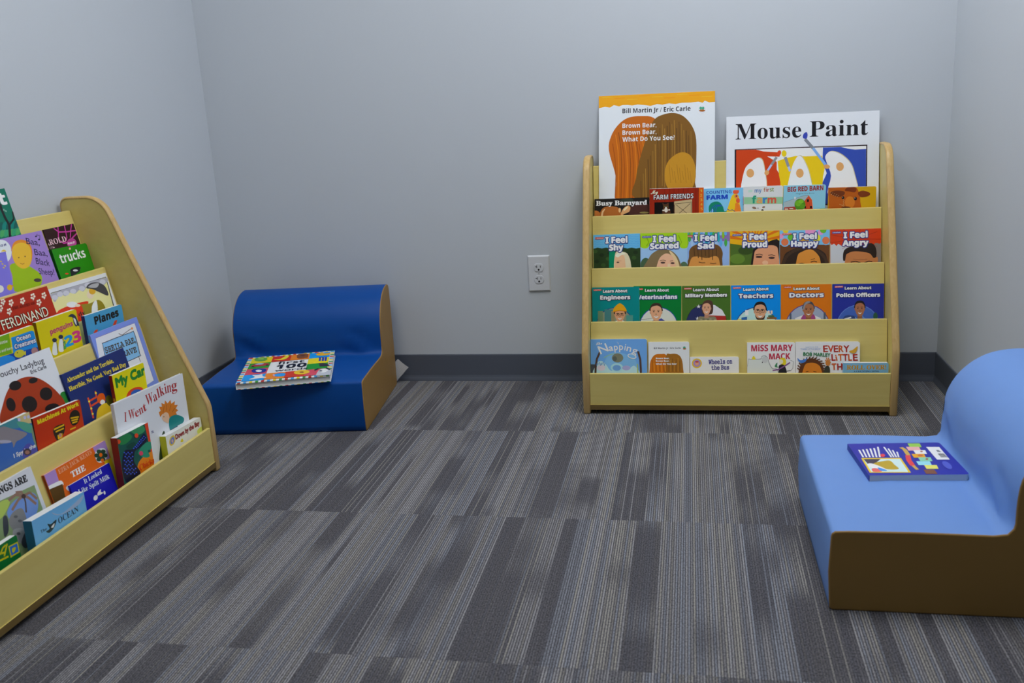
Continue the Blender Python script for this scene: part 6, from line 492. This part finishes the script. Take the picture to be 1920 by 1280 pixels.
 art=[('p',(170,40,30),[4.5,0,13.6,0,13.6,14.1,4.5,14.1]),('p',(170,40,30),[4.5,298.3,13.6,298.3,13.6,312.4,4.5,312.4]),('p',(60,140,210),[22.6,0,31.6,0,31.6,14.1,22.6,14.1]),('p',(60,140,210),[22.6,298.3,31.6,298.3,31.6,312.4,22.6,312.4]),('p',(205,180,20),[40.7,0,49.7,0,49.7,14.1,40.7,14.1]),('p',(205,180,20),[40.7,298.3,49.7,298.3,49.7,312.4,40.7,312.4]),('p',(50,130,50),[58.7,0,67.8,0,67.8,14.1,58.7,14.1]),('p',(50,130,50),[58.7,298.3,67.8,298.3,67.8,312.4,58.7,312.4]),('p',(170,40,30),[76.8,0,85.8,0,85.8,14.1,76.8,14.1]),('p',(170,40,30),[76.8,298.3,85.8,298.3,85.8,312.4,76.8,312.4]),('p',(60,140,210),[94.9,0,103.9,0,103.9,14.1,94.9,14.1]),('p',(60,140,210),[94.9,298.3,103.9,298.3,103.9,312.4,94.9,312.4]),('p',(205,180,20),[112.9,0,122,0,122,14.1,112.9,14.1]),('p',(205,180,20),[112.9,298.3,122,298.3,122,312.4,112.9,312.4]),('p',(50,130,50),[131,0,140,0,140,14.1,131,14.1]),('p',(50,130,50),[131,298.3,140,298.3,140,312.4,131,312.4]),('p',(170,40,30),[149.1,0,158.1,0,158.1,14.1,149.1,14.1]),('p',(170,40,30),[149.1,298.3,158.1,298.3,158.1,312.4,149.1,312.4]),('p',(60,140,210),[167.1,0,176.2,0,176.2,14.1,167.1,14.1]),('p',(60,140,210),[167.1,298.3,176.2,298.3,176.2,312.4,167.1,312.4]),('p',(205,180,20),[185.2,0,194.2,0,194.2,14.1,185.2,14.1]),('p',(205,180,20),[185.2,298.3,194.2,298.3,194.2,312.4,185.2,312.4]),('p',(50,130,50),[203.3,0,212.3,0,212.3,14.1,203.3,14.1]),('p',(50,130,50),[203.3,298.3,212.3,298.3,212.3,312.4,203.3,312.4]),('p',(170,40,30),[221.3,0,230.4,0,230.4,14.1,221.3,14.1]),('p',(170,40,30),[221.3,298.3,230.4,298.3,230.4,312.4,221.3,312.4]),('p',(60,140,210),[239.4,0,248.4,0,248.4,14.1,239.4,14.1]),('p',(60,140,210),[239.4,298.3,248.4,298.3,248.4,312.4,239.4,312.4]),('p',(205,180,20),[257.5,0,266.5,0,266.5,14.1,257.5,14.1]),('p',(205,180,20),[257.5,298.3,266.5,298.3,266.5,312.4,257.5,312.4]),('p',(50,130,50),[275.5,0,284.6,0,284.6,14.1,275.5,14.1]),('p',(50,130,50),[275.5,298.3,284.6,298.3,284.6,312.4,275.5,312.4]),('p',(170,40,30),[0,5.6,13,5.6,13,16.7,0,16.7]),('p',(60,140,210),[276.1,5.6,289.1,5.6,289.1,16.7,276.1,16.7]),('p',(60,140,210),[0,27.9,13,27.9,13,39,0,39]),('p',(205,180,20),[276.1,27.9,289.1,27.9,289.1,39,276.1,39]),('p',(205,180,20),[0,50.2,13,50.2,13,61.4,0,61.4]),('p',(50,130,50),[276.1,50.2,289.1,50.2,289.1,61.4,276.1,61.4]),('p',(50,130,50),[0,72.5,13,72.5,13,83.7,0,83.7]),('p',(170,40,30),[276.1,72.5,289.1,72.5,289.1,83.7,276.1,83.7]),('p',(170,40,30),[0,94.8,13,94.8,13,106,0,106]),('p',(60,140,210),[276.1,94.8,289.1,94.8,289.1,106,276.1,106]),('p',(60,140,210),[0,117.1,13,117.1,13,128.3,0,128.3]),('p',(205,180,20),[276.1,117.1,289.1,117.1,289.1,128.3,276.1,128.3]),('p',(205,180,20),[0,139.5,13,139.5,13,150.6,0,150.6]),('p',(50,130,50),[276.1,139.5,289.1,139.5,289.1,150.6,276.1,150.6]),('p',(50,130,50),[0,161.8,13,161.8,13,172.9,0,172.9]),('p',(170,40,30),[276.1,161.8,289.1,161.8,289.1,172.9,276.1,172.9]),('p',(170,40,30),[0,184.1,13,184.1,13,195.2,0,195.2]),('p',(60,140,210),[276.1,184.1,289.1,184.1,289.1,195.2,276.1,195.2]),('p',(60,140,210),[0,206.4,13,206.4,13,217.6,0,217.6]),('p',(205,180,20),[276.1,206.4,289.1,206.4,289.1,217.6,276.1,217.6]),('p',(205,180,20),[0,228.7,13,228.7,13,239.9,0,239.9]),('p',(50,130,50),[276.1,228.7,289.1,228.7,289.1,239.9,276.1,239.9]),('p',(50,130,50),[0,251,13,251,13,262.2,0,262.2]),('p',(170,40,30),[276.1,251,289.1,251,289.1,262.2,276.1,262.2]),('p',(170,40,30),[0,273.3,13,273.3,13,284.5,0,284.5]),('p',(60,140,210),[276.1,273.3,289.1,273.3,289.1,284.5,276.1,284.5]),('p',(60,140,210),[0,295.7,13,295.7,13,306.8,0,306.8]),('p',(205,180,20),[276.1,295.7,289.1,295.7,289.1,306.8,276.1,306.8]),('p',(196,180,10),[14.5,15.6,83.1,15.6,83.1,85.9,14.5,85.9]),('p',(178,42,14),[83.1,15.6,144.6,15.6,144.6,85.9,83.1,85.9]),('p',(206,112,16),[144.6,15.6,206.7,15.6,206.7,85.9,144.6,85.9]),('p',(24,132,206),[206.7,15.6,274.6,15.6,274.6,85.9,206.7,85.9]),('p',(40,130,30),[14.5,85.9,83.1,85.9,83.1,156.2,14.5,156.2]),('p',(206,186,6),[206.7,85.9,274.6,85.9,274.6,156.2,206.7,156.2]),('p',(184,66,80),[14.5,156.2,83.1,156.2,83.1,226.5,14.5,226.5]),('p',(30,128,36),[206.7,156.2,274.6,156.2,274.6,226.5,206.7,226.5]),('p',(24,132,206),[14.5,226.5,83.1,226.5,83.1,296.8,14.5,296.8]),('p',(206,116,16),[83.1,226.5,144.6,226.5,144.6,296.8,83.1,296.8]),('p',(178,48,14),[144.6,226.5,206.7,226.5,206.7,296.8,144.6,296.8]),('p',(184,66,80),[206.7,226.5,274.6,226.5,274.6,296.8,206.7,296.8]),('e',(90,142,50),[44.3,38,21.9,1.6,3.8,28.3]),('e',(130,170,70),[43.5,31.3,10.5,3.7,1.4,11.7]),('s',(206,186,40),[88.5,54.9,110.7,54.6,127.2,15.7,136.1,22.9,131.2,57.7,110.4,72]),('s',(112,66,30),[163.4,32.5,169.8,10,196.9,15.4,201.8,54,199.1,73.3,170.7,71.4]),('e',(84,48,24),[182,34.9,8.4,2.9,0.9,11.7]),('s',(196,150,30),[227.2,38.4,240.3,18.1,248.3,12.6,255.5,31.8,273.9,30,271.2,57.9,242.8,60.2]),('e',(190,90,20),[234.1,17.6,6.3,2.2,0.4,6.8]),('s',(150,50,50),[23.8,126,26.5,104,44.3,88.5,75.6,101.6,79.1,123.5,53.3,130]),('e',(18,18,22),[29.3,126.4,4.9,1.6,0.8,6.3]),('e',(18,18,22),[74,121.8,4.9,1.7,0.7,6.3]),('s',(130,170,200),[32.2,102.1,44.7,91.8,61.3,97.5,54.5,107.5]),('l',(34,52,152),[244.1,80.9,245.3,128.8],6.5),('l',(34,52,152),[254.4,84.5,255.5,132.4],6.5),('l',(34,52,152),[263.7,87.7,264.6,135.5],6.5),('l',(34,52,152),[239.1,81.6,267.5,83.4],5.6),('l',(34,52,152),[242.7,108.3,267.8,109.1],4.9),('s',(44,40,44),[242.8,158.9,254.7,159.1,273.4,177,279.6,201.7,251.2,199.5,247.8,175.8]),('s',(30,42,130),[31.4,180.7,39.1,157.4,69.2,165.4,79.2,182.1,74.3,209.6,45.3,207.1]),('e',(212,215,224),[55.3,187.3,10.5,3.5,1.7,13.6]),('s',(206,206,200),[36.7,280.2,51.8,258.9,41.1,234.3,58.9,240.2,71,230,76,256.5,89.4,274.9,67.3,277.9,49.1,282.3]),('s',(40,130,206),[113.4,244.2,141.8,243,144.4,275.7,117.5,273.7]),('e',(190,140,150),[110.1,257.2,3.5,1.2,1.7,16]),('e',(206,60,40),[126.8,235.9,6,1.9,0.6,5.1]),('e',(206,166,30),[196.4,250.6,24.9,1.8,2.6,26.4]),('e',(110,50,20),[196.4,250.6,7.1,2.3,0.6,7.3]),('s',(160,164,170),[245.1,288.2,250.1,247,262.6,229.3,285,251.5,298.4,291.9,297.8,319.7,248.4,310.3]),('s',(200,202,206),[252.6,255,266.7,234.4,279.5,256.9,265.5,280.9]),('e',(18,18,22),[256.5,256.4,4.6,1.5,0.4,7.3]),('e',(36,36,40),[278.5,238.4,7.9,12.6,-0.4,9.4]),('e',(36,36,40),[241.6,233.2,6.8,-7.7,1.3,8.7]),('t',(18,18,22),[108.9,126.1,86,32.1],'first','s',0.016,0.79,None),('t',(18,18,22),[106.8,181.1,97.9,45],'100','b',-0.012,0.58,None),('t',(18,18,22),[107.2,212,103.4,21.1],'words','s',-0.040,0.77,None)]),
dict(disp='H',row=0,off=0,th=0.021,u=0.3501,v=-1.0802,a=0.0817,W=201.6,H=186.5,kind='board',label='dark blue book lying face down on the light blue seat',bg=(38, 42, 140),spine=(34, 38, 130),z=0.1825,rad=8,
 art=[('l',(200,202,216),[15.8,39.3,14.1,83],3.7),('l',(200,202,216),[24.6,37,21.1,83.3],3.6),('l',(200,202,216),[33.3,34.7,28.2,83.6],3.7),('l',(200,202,216),[42.1,32.3,35.2,83.8],3.7),('l',(200,202,216),[50.9,30,42.1,84.1],3.7),('l',(200,202,216),[61.2,22.3,49.1,84.3],3.7),('l',(200,202,216),[74.2,23.7,73.1,85.2],3.4),('l',(200,202,216),[80.8,33.9,78.2,85.4],3.4),('l',(200,202,216),[87.3,44,83.4,85.6],3.4),('l',(200,202,216),[93.8,54,88.5,85.8],3.4),('e',(196,60,66),[57.6,74.8,5.1,0.2,-2.6,9.3]),('p',(206,172,24),[8,89.2,91.5,91,88.1,174.5,4.8,171.9]),('p',(178,200,212),[11.5,94.5,87.7,96.4,84.1,169.7,9,167.3]),('p',(60,54,70),[11.5,94.5,47.7,95.4,28,123.5,13.1,123]),('s',(166,140,40),[25.6,121.4,50.4,107.7,64.5,106.1,67.1,129,69,153.3,46.5,154.6,35.6,140.1]),('s',(206,212,220),[13.1,123,25,123.4,43.5,154.5,32,164.1,15.2,143.5]),('s',(200,90,90),[15.1,149.6,26.9,149.9,31.5,166.1,13.6,166.7]),('s',(60,130,200),[28.6,144,38.2,152.3,42.8,162.5,29.6,162]),('l',(176,146,70),[109.7,28.4,113.8,41.1,112,76],9),('l',(196,60,66),[110.5,75.9,104,105.4,103,136.3],10.7),('l',(176,146,70),[103.7,136.3,105.8,158.5],7.3),('p',(130,176,70),[130.8,4.7,157.4,5.4,154.4,29.3,129.3,28.7]),('p',(206,150,150),[121.5,25.7,149.4,26.4,146.5,49.9,120.1,49.3]),('p',(206,208,214),[130.6,47.1,156,47.6,153,70.7,129.2,70.2]),('p',(206,146,30),[120.2,69,146.8,69.6,144,92.1,118.9,91.6]),('p',(120,180,150),[127.7,89.4,154,90,151.2,112.1,126.3,111.6]),('p',(130,190,206),[117,112.1,145.3,112.7,142.5,134.4,115.7,133.9]),('p',(206,196,90),[126.6,134.2,152.4,134.7,149.6,155.9,125.2,155.5]),('p',(110,70,50),[117.4,158.9,139.2,159.6,138.8,183.1,115.9,182.4]),('e',(150,90,60),[145.8,55.6,2.7,0.1,-1.4,4.3]),('e',(150,90,60),[143.1,100.5,3,0.1,-1.5,5]),('e',(180,90,50),[136.2,79.1,6,0.2,-1.8,5.9]),('p',(206,209,214),[163.9,28.8,191.9,29.6,189.3,105.1,162.9,104.6]),('p',(110,112,118),[178.9,48.1,184.4,47.9,186.3,60.7,178.6,60.8]),('l',(60,62,66),[176.3,69,176,92],1),('l',(60,62,66),[177.6,69,177.6,92.1],1),('l',(60,62,66),[179,69.1,179.3,92.2],1),('l',(60,62,66),[180.3,69.1,180.9,92.2],1),('l',(60,62,66),[181.7,69.2,182.5,92.3],1),('l',(60,62,66),[183,69.2,184.2,92.3],1),('l',(60,62,66),[184.4,69.3,185.8,92.4],1),('l',(60,62,66),[185.8,69.3,187.4,92.5],1),('l',(60,62,66),[187.1,69.4,189.1,92.5],1),('e',(70,80,170),[173.1,136.6,3.4,18.6,-7.3,12.3])])
]

# ------------------------------------------------------------------ lettering
MATH = {'s': None, 'b': (0x1D5D4, 0x1D5EE, 0x1D7EC), 'B': (0x1D400, 0x1D41A, 0x1D7CE), 'c': (0x1D4D0, 0x1D4EA, None), 'm': (0x1D670, 0x1D68A, 0x1D7F6), 'i': (0x1D63C, 0x1D656, None)}
def encode(t, f):
    M = MATH[f]
    if M is None: return t
    o = ''
    for ch in t:
        if 'A' <= ch <= 'Z': o += chr(M[0] + ord(ch) - 65)
        elif 'a' <= ch <= 'z': o += chr(M[1] + ord(ch) - 97)
        elif '0' <= ch <= '9' and M[2]: o += chr(M[2] + ord(ch) - 48)
        else: o += ch
    return o
def load_glyphs():
    want = set(('H', f) for f in MATH)
    for b in BOOKS:
        for a in b['art']:
            if a[0] == 't': want.add((a[3], a[4]))
        if b.get('st'): want.add((b['st'][0], 'b'))
    tmp = {}
    for t, f in sorted(want):
        c = bpy.data.curves.new('lettering', 'FONT'); c.body = encode(t, f); c.resolution_u = 3
        o = bpy.data.objects.new('lettering', c); C.objects.link(o); tmp[(t, f)] = o
    dg = bpy.context.evaluated_depsgraph_get(); out = {}
    for k, o in tmp.items():
        e = o.evaluated_get(dg); me = e.to_mesh(); me.calc_loop_triangles()
        out[k] = ([(v.co.x, v.co.y) for v in me.vertices], [tuple(t.vertices) for t in me.loop_triangles]); e.to_mesh_clear()
    for o in tmp.values():
        c = o.data; bpy.data.objects.remove(o); bpy.data.curves.remove(c)
    return out
GLYPHS = load_glyphs()
CAPS = {f: max(p[1] for p in GLYPHS[('H', f)][0]) for f in MATH}

# ------------------------------------------------------------------ cover printing: flat shapes laid on the cover, clipped to it
def clip_tri(tri, W, H):
    poly = tri
    for ax, lim, sg in ((0, 0, 1), (0, W, -1), (1, 0, 1), (1, H, -1)):
        out = []
        for i in range(len(poly)):
            a, b = poly[i - 1], poly[i]
            da, db = sg * (a[ax] - lim), sg * (b[ax] - lim)
            if (da >= 0) != (db >= 0):
                t = da / (da - db); out.append((a[0] + (b[0] - a[0]) * t, a[1] + (b[1] - a[1]) * t))
            if db >= 0: out.append(b)
        poly = out
        if len(poly) < 3: return []
    return [(poly[0], poly[i], poly[i + 1]) for i in range(1, len(poly) - 1)]
def closed_curve(q, n=4):
    N = len(q); out = []
    for i in range(N):
        p0, p1, p2, p3 = q[i - 1], q[i], q[(i + 1) % N], q[(i + 2) % N]
        for k in range(n):
            t = k / n
            out.append(tuple(.5 * (2 * p1[j] + (p2[j] - p0[j]) * t + (2 * p0[j] - 5 * p1[j] + 4 * p2[j] - p3[j]) * t * t + (3 * p1[j] - p0[j] - 3 * p2[j] + p3[j]) * t ** 3) for j in (0, 1)))
    return out
def tri_poly(pts): return [tuple(pts[i] for i in t) for t in tessellate_polygon([[Vector((p[0], p[1], 0)) for p in pts]])]
LAYER = .02      # mm between two printed layers
class Print:
    def __init__(s, W, H, holes=None): s.W, s.H, s.v, s.f, s.c, s.z = W, H, [], [], [], .03
    def tris(s, tris, col):
        for t in tris:
            a = (t[1][0] - t[0][0]) * (t[2][1] - t[0][1]) - (t[1][1] - t[0][1]) * (t[2][0] - t[0][0])
            if abs(a) < 1e-6: continue
            if a > 0: t = (t[0], t[2], t[1])
            inside = all(0 <= p[0] <= s.W and 0 <= p[1] <= s.H for p in t)
            for q in ([t] if inside else clip_tri(list(t), s.W, s.H)):
                k = len(s.v); s.v += [(p[0], p[1], s.z) for p in q]; s.f.append((k, k + 1, k + 2)); s.c += [col] * 3
        s.z += LAYER
    def draw(s, a):
        kind, col = a[0], ink(a[1], INK)
        if kind in 'psl': q = [(a[2][i], a[2][i + 1]) for i in range(0, len(a[2]), 2)]
        if kind == 'p': s.tris(tri_poly(q), col)
        elif kind == 's': s.tris(tri_poly(closed_curve(q)), col)
        elif kind == 'e':
            x, y, ax, ay, bx, by = a[2]; n = 28
            s.tris(tri_poly([(x + ax * math.cos(t) + bx * math.sin(t), y + ay * math.cos(t) + by * math.sin(t)) for t in [2 * math.pi * i / n for i in range(n)]]), col)
        elif kind == 'l':
            w = a[3] / 2; T = []
            L_, R_ = [], []
            for i, p in enumerate(q):
                u, v = q[max(i - 1, 0)], q[min(i + 1, len(q) - 1)]
                dx, dy = v[0] - u[0], v[1] - u[1]; m = math.hypot(dx, dy) or 1
                L_.append((p[0] - dy / m * w, p[1] + dx / m * w)); R_.append((p[0] + dy / m * w, p[1] - dx / m * w))
            for i in range(len(q) - 1): T += [(L_[i], L_[i + 1], R_[i + 1]), (L_[i], R_[i + 1], R_[i])]
            s.tris(T, col)
        elif kind == 't':
            _, _, (x, y, w, h), txt, font, ang, bold, ol = a
            V, F = GLYPHS[(txt, font)]
            if not V: return
            x0 = min(p[0] for p in V); x1 = max(p[0] for p in V)
            sx, sy = w / max(x1 - x0, 1e-4), h / CAPS[font]
            ca_, sa_ = math.cos(ang), math.sin(ang)
            P = [((p[0] - x0) * sx, p[1] * sy) for p in V]
            P = [(x + px * ca_ - py * sa_, y - px * sa_ - py * ca_) for px, py in P]
            def stamp(r, col_, n):
                for k in range(n):
                    dx, dy = r * math.cos(2 * math.pi * k / n), r * math.sin(2 * math.pi * k / n)
                    s.tris([tuple((P[i][0] + dx, P[i][1] + dy) for i in f) for f in F], col_); s.z -= LAYER * .8
                s.z += LAYER
            if ol: stamp(ol[1] + bold * .5, ink(ol[0], INK), 10)
            if bold > 0: stamp(bold * .5, col, 6)
            s.tris([tuple(P[i] for i in f) for f in F], col)
INK = 1.58
UPRIGHT = .03

def rounded_rect(W, H, r, side='right'):
    """outline in mm, y down, corners away from the spine rounded"""
    if r <= 0: return [(0, 0), (W, 0), (W, H), (0, H)]
    o = [(0, 0)]
    o += [(W - r + r * math.sin(a), r - r * math.cos(a)) for a in [i * math.pi / 12 for i in range(7)]]
    o += [(W - r + r * math.cos(a), H - r + r * math.sin(a)) for a in [i * math.pi / 12 for i in range(7)]]
    return o + [(0, H)]
def slab(v, f, c, outline, z0, z1, front, side, back):
    """plate between depth z0 (front) and z1; z is towards the reader in mm"""
    n = len(outline)
    k = len(v); v += [(x, y, z0) for x, y in outline]; f.append(tuple(range(k + n - 1, k - 1, -1))); c += [front] * n
    k = len(v); v += [(x, y, z1) for x, y in outline]; f.append(tuple(range(k, k + n))); c += [back] * n
    for i in range(n):
        a, b = outline[i], outline[(i + 1) % n]; k = len(v)
        v += [(a[0], a[1], z0), (b[0], b[1], z0), (b[0], b[1], z1), (a[0], a[1], z1)]; f.append((k, k + 1, k + 2, k + 3)); c += [side] * 4
def ink_mesh(name, v, f, c, W, H, mats, parent):
    me = bpy.data.meshes.new(name)
    me.from_pydata([((x - W / 2) / 1000, -z / 1000, (H - y) / 1000) for x, y, z in v], [], f)
    at = me.color_attributes.new('ink', 'FLOAT_COLOR', 'POINT')
    at.data.foreach_set('color', [q for col in c for q in col]); me.update()
    return link_mesh(name, me, mats, parent)
WHITE = (.74, .75, .75, 1)

def book_frame(b):
    if b['disp'] == 'H':
        O, ux, uy = Vector((0, 0, b['z'])), Vector((1, 0, 0)), Vector((0, 1, 0))
    else:
        d, zz = LIPS[b['row']]; sl = SLANT; d0 = d - SLANT * zz - b['off'] * NS
        if 'df' in b: sl = UPRIGHT; d0 = b['df'] - UPRIGHT * FLOORS[b['row']]
        nrm = math.hypot(1, sl)
        if b['disp'] == 'R': O, ux, uy = Vector((-.320, -.361 + d0, 0)), Vector((1, 0, 0)), Vector((0, sl, 1)) / nrm
        else: O, ux, uy = Vector((-1.3435 - d0, -1.799, 0)), Vector((0, 1, 0)), Vector((-sl, 0, 1)) / nrm
    n = ux.cross(uy)
    X = ux * math.cos(b['a']) + uy * math.sin(b['a']); Z = uy * math.cos(b['a']) - ux * math.sin(b['a'])
    W, H = b['W'] / 1000, b['H'] / 1000
    base = O + ux * b['u'] + uy * b['v'] + X * (W / 2) - Z * H
    Y = -n
    return Matrix(((X.x, Y.x, Z.x, base.x), (X.y, Y.y, Z.y, base.y), (X.z, Y.z, Z.z, base.z), (0, 0, 0, 1)))

def make_book(b):
    kind, W, H, th, r = b['kind'], b['W'], b['H'], b['th'] * 1000, b.get('rad', 0)
    root = empty('board_book' if kind == 'board' else 'picture_book', label=b['label'], cat='book', group=b.get('group'))
    root.matrix_world = book_frame(b)
    bg, sp = ink(b['bg'], INK), ink(b.get('spine', b['bg']), INK)
    pr = Print(W, H)
    for a in b['art']: pr.draw(a)
    v, f, c = list(pr.v), list(pr.f), list(pr.c)
    t = {'paper': .35, 'hard': 2.2, 'board': 1.3}[kind]
    out = rounded_rect(W, H, r)
    side = WHITE if kind == 'board' else bg
    slab(v, f, c, out, 0, -t, bg, side, WHITE)
    slab(v, f, c, out, -(th - t), -th, WHITE, side, bg)
    if b.get('stripes'):            # candy stripes wrapped over the edges of both boards
        for i in range(16):
            col = ink(((170, 40, 30), (60, 140, 210), (205, 180, 20), (50, 130, 50))[i % 4], INK)
            for za, zb in ((0, -t), (-(th - t), -th)):
                slab(v, f, c, [((i + .25) * W / 16, H - .5), ((i + .75) * W / 16, H - .5), ((i + .75) * W / 16, H + .06), ((i + .25) * W / 16, H + .06)], za - .02, zb + .02, col, col, col)
                slab(v, f, c, [(W - .5, (i + .25) * H / 16), (W + .06, (i + .25) * H / 16), (W + .06, (i + .75) * H / 16), (W - .5, (i + .75) * H / 16)], za - .02, zb + .02, col, col, col)
    cover = ink_mesh('cover', v, f, c, W, H, [PRINT], root)
    # pages between the covers
    v, f, c = [], [], []
    m = {'paper': .5, 'hard': 3.0, 'board': .15}[kind]
    po = [(min(max(x, 1.0), W - m), min(max(y, m), H - m)) for x, y in out]
    slab(v, f, c, po, -t - .01, -(th - t) + .01, WHITE, WHITE, WHITE)
    ink_mesh('page_block', v, f, c, W, H, [PAGES], root)
    # spine
    v, f, c = [], [], []
    slab(v, f, c, [(-.25, 0), (.75, 0), (.75, H), (-.25, H)], -t - .01 if kind != 'board' else -.02, -(th - t) + .01 if kind != 'board' else -th + .02, sp, sp, sp)
    s = ink_mesh('spine', v, f, c, W, H, [PRINT], root)
    if b.get('st'):
        V, F = GLYPHS[(b['st'][0], 'b')]; col = ink(b['st'][1], INK); k0 = max(p[0] for p in V)
        hgt = (th - 4) / CAPS['b'] / 1.0; me = bpy.data.meshes.new('spine_title')
        me.from_pydata([(-.00028 - W / 2000, (2 + p[1] * hgt) / 1000, (H - 60 - p[0] * hgt) / 1000) for p in V], [], F)
        at = me.color_attributes.new('ink', 'FLOAT_COLOR', 'POINT'); at.data.foreach_set('color', [q for _ in V for q in col])
        link_mesh('spine_title', me, [PRINT], s)
    return root
for b in BOOKS: make_book(b)

# ------------------------------------------------------------------ sewn-in label of the dark blue seat
v = [(-1.0636, .0919), (-1.0241, .0606), (-1.0789, .0023), (-1.0861, .062)]
bm = bmesh.new(); nseg = 6
def lerp(a, b, t): return (a[0] + (b[0] - a[0]) * t, a[1] + (b[1] - a[1]) * t)
cols = []
for i in range(nseg + 1):
    a, b_ = lerp(v[0], v[1], i / nseg), lerp((-1.118, .034), v[2], i / nseg)
    cols.append([bm.verts.new((q[0], -.022 - .006 * math.sin(math.pi * i / nseg * .8) + k * .0004, q[1])) for k in (0, 1) for q in (a, b_)])
for i in range(nseg):
    A, B = cols[i], cols[i + 1]
    bm.faces.new((A[0], A[1], B[1], B[0])); bm.faces.new((A[2], B[2], B[3], A[3])); bm.faces.new((A[0], B[0], B[2], A[2])); bm.faces.new((A[1], A[3], B[3], B[1]))
bm.faces.new((cols[0][0], cols[0][2], cols[0][3], cols[0][1])); bm.faces.new((cols[-1][0], cols[-1][1], cols[-1][3], cols[-1][2]))
TAG, _nt, _p = material('printed_tag', (0.7, 0.72, 0.74, 1), 0.7, 0.2)
_tc = _nt.nodes.new('ShaderNodeTexCoord'); _mp = _nt.nodes.new('ShaderNodeMapping'); _wv = _nt.nodes.new('ShaderNodeTexWave'); _cr = _nt.nodes.new('ShaderNodeValToRGB')
_mp.inputs['Rotation'].default_value = (0, math.radians(40), 0); _wv.wave_type = 'BANDS'; _wv.bands_direction = 'Z'; _wv.inputs['Scale'].default_value = 75; _wv.inputs['Distortion'].default_value = .6
_wv.inputs['Detail Scale'].default_value = 40
_cr.color_ramp.elements[0].position = .05; _cr.color_ramp.elements[0].color = (.16, .17, .19, 1); _cr.color_ramp.elements[1].position = .22; _cr.color_ramp.elements[1].color = (.86, .88, .9, 1)
_nt.links.new(_tc.outputs['Object'], _mp.inputs[0]); _nt.links.new(_mp.outputs[0], _wv.inputs[0]); _nt.links.new(_wv.outputs['Fac'], _cr.inputs[0]); _nt.links.new(_cr.outputs[0], _p.inputs['Base Color'])
tag = obj_bm('care_tag', bm, TAG, navy_seat, label='white sewn-in tag with grey print')
bpy.context.view_layer.update()
tag.matrix_parent_inverse = navy_seat.matrix_world.inverted()
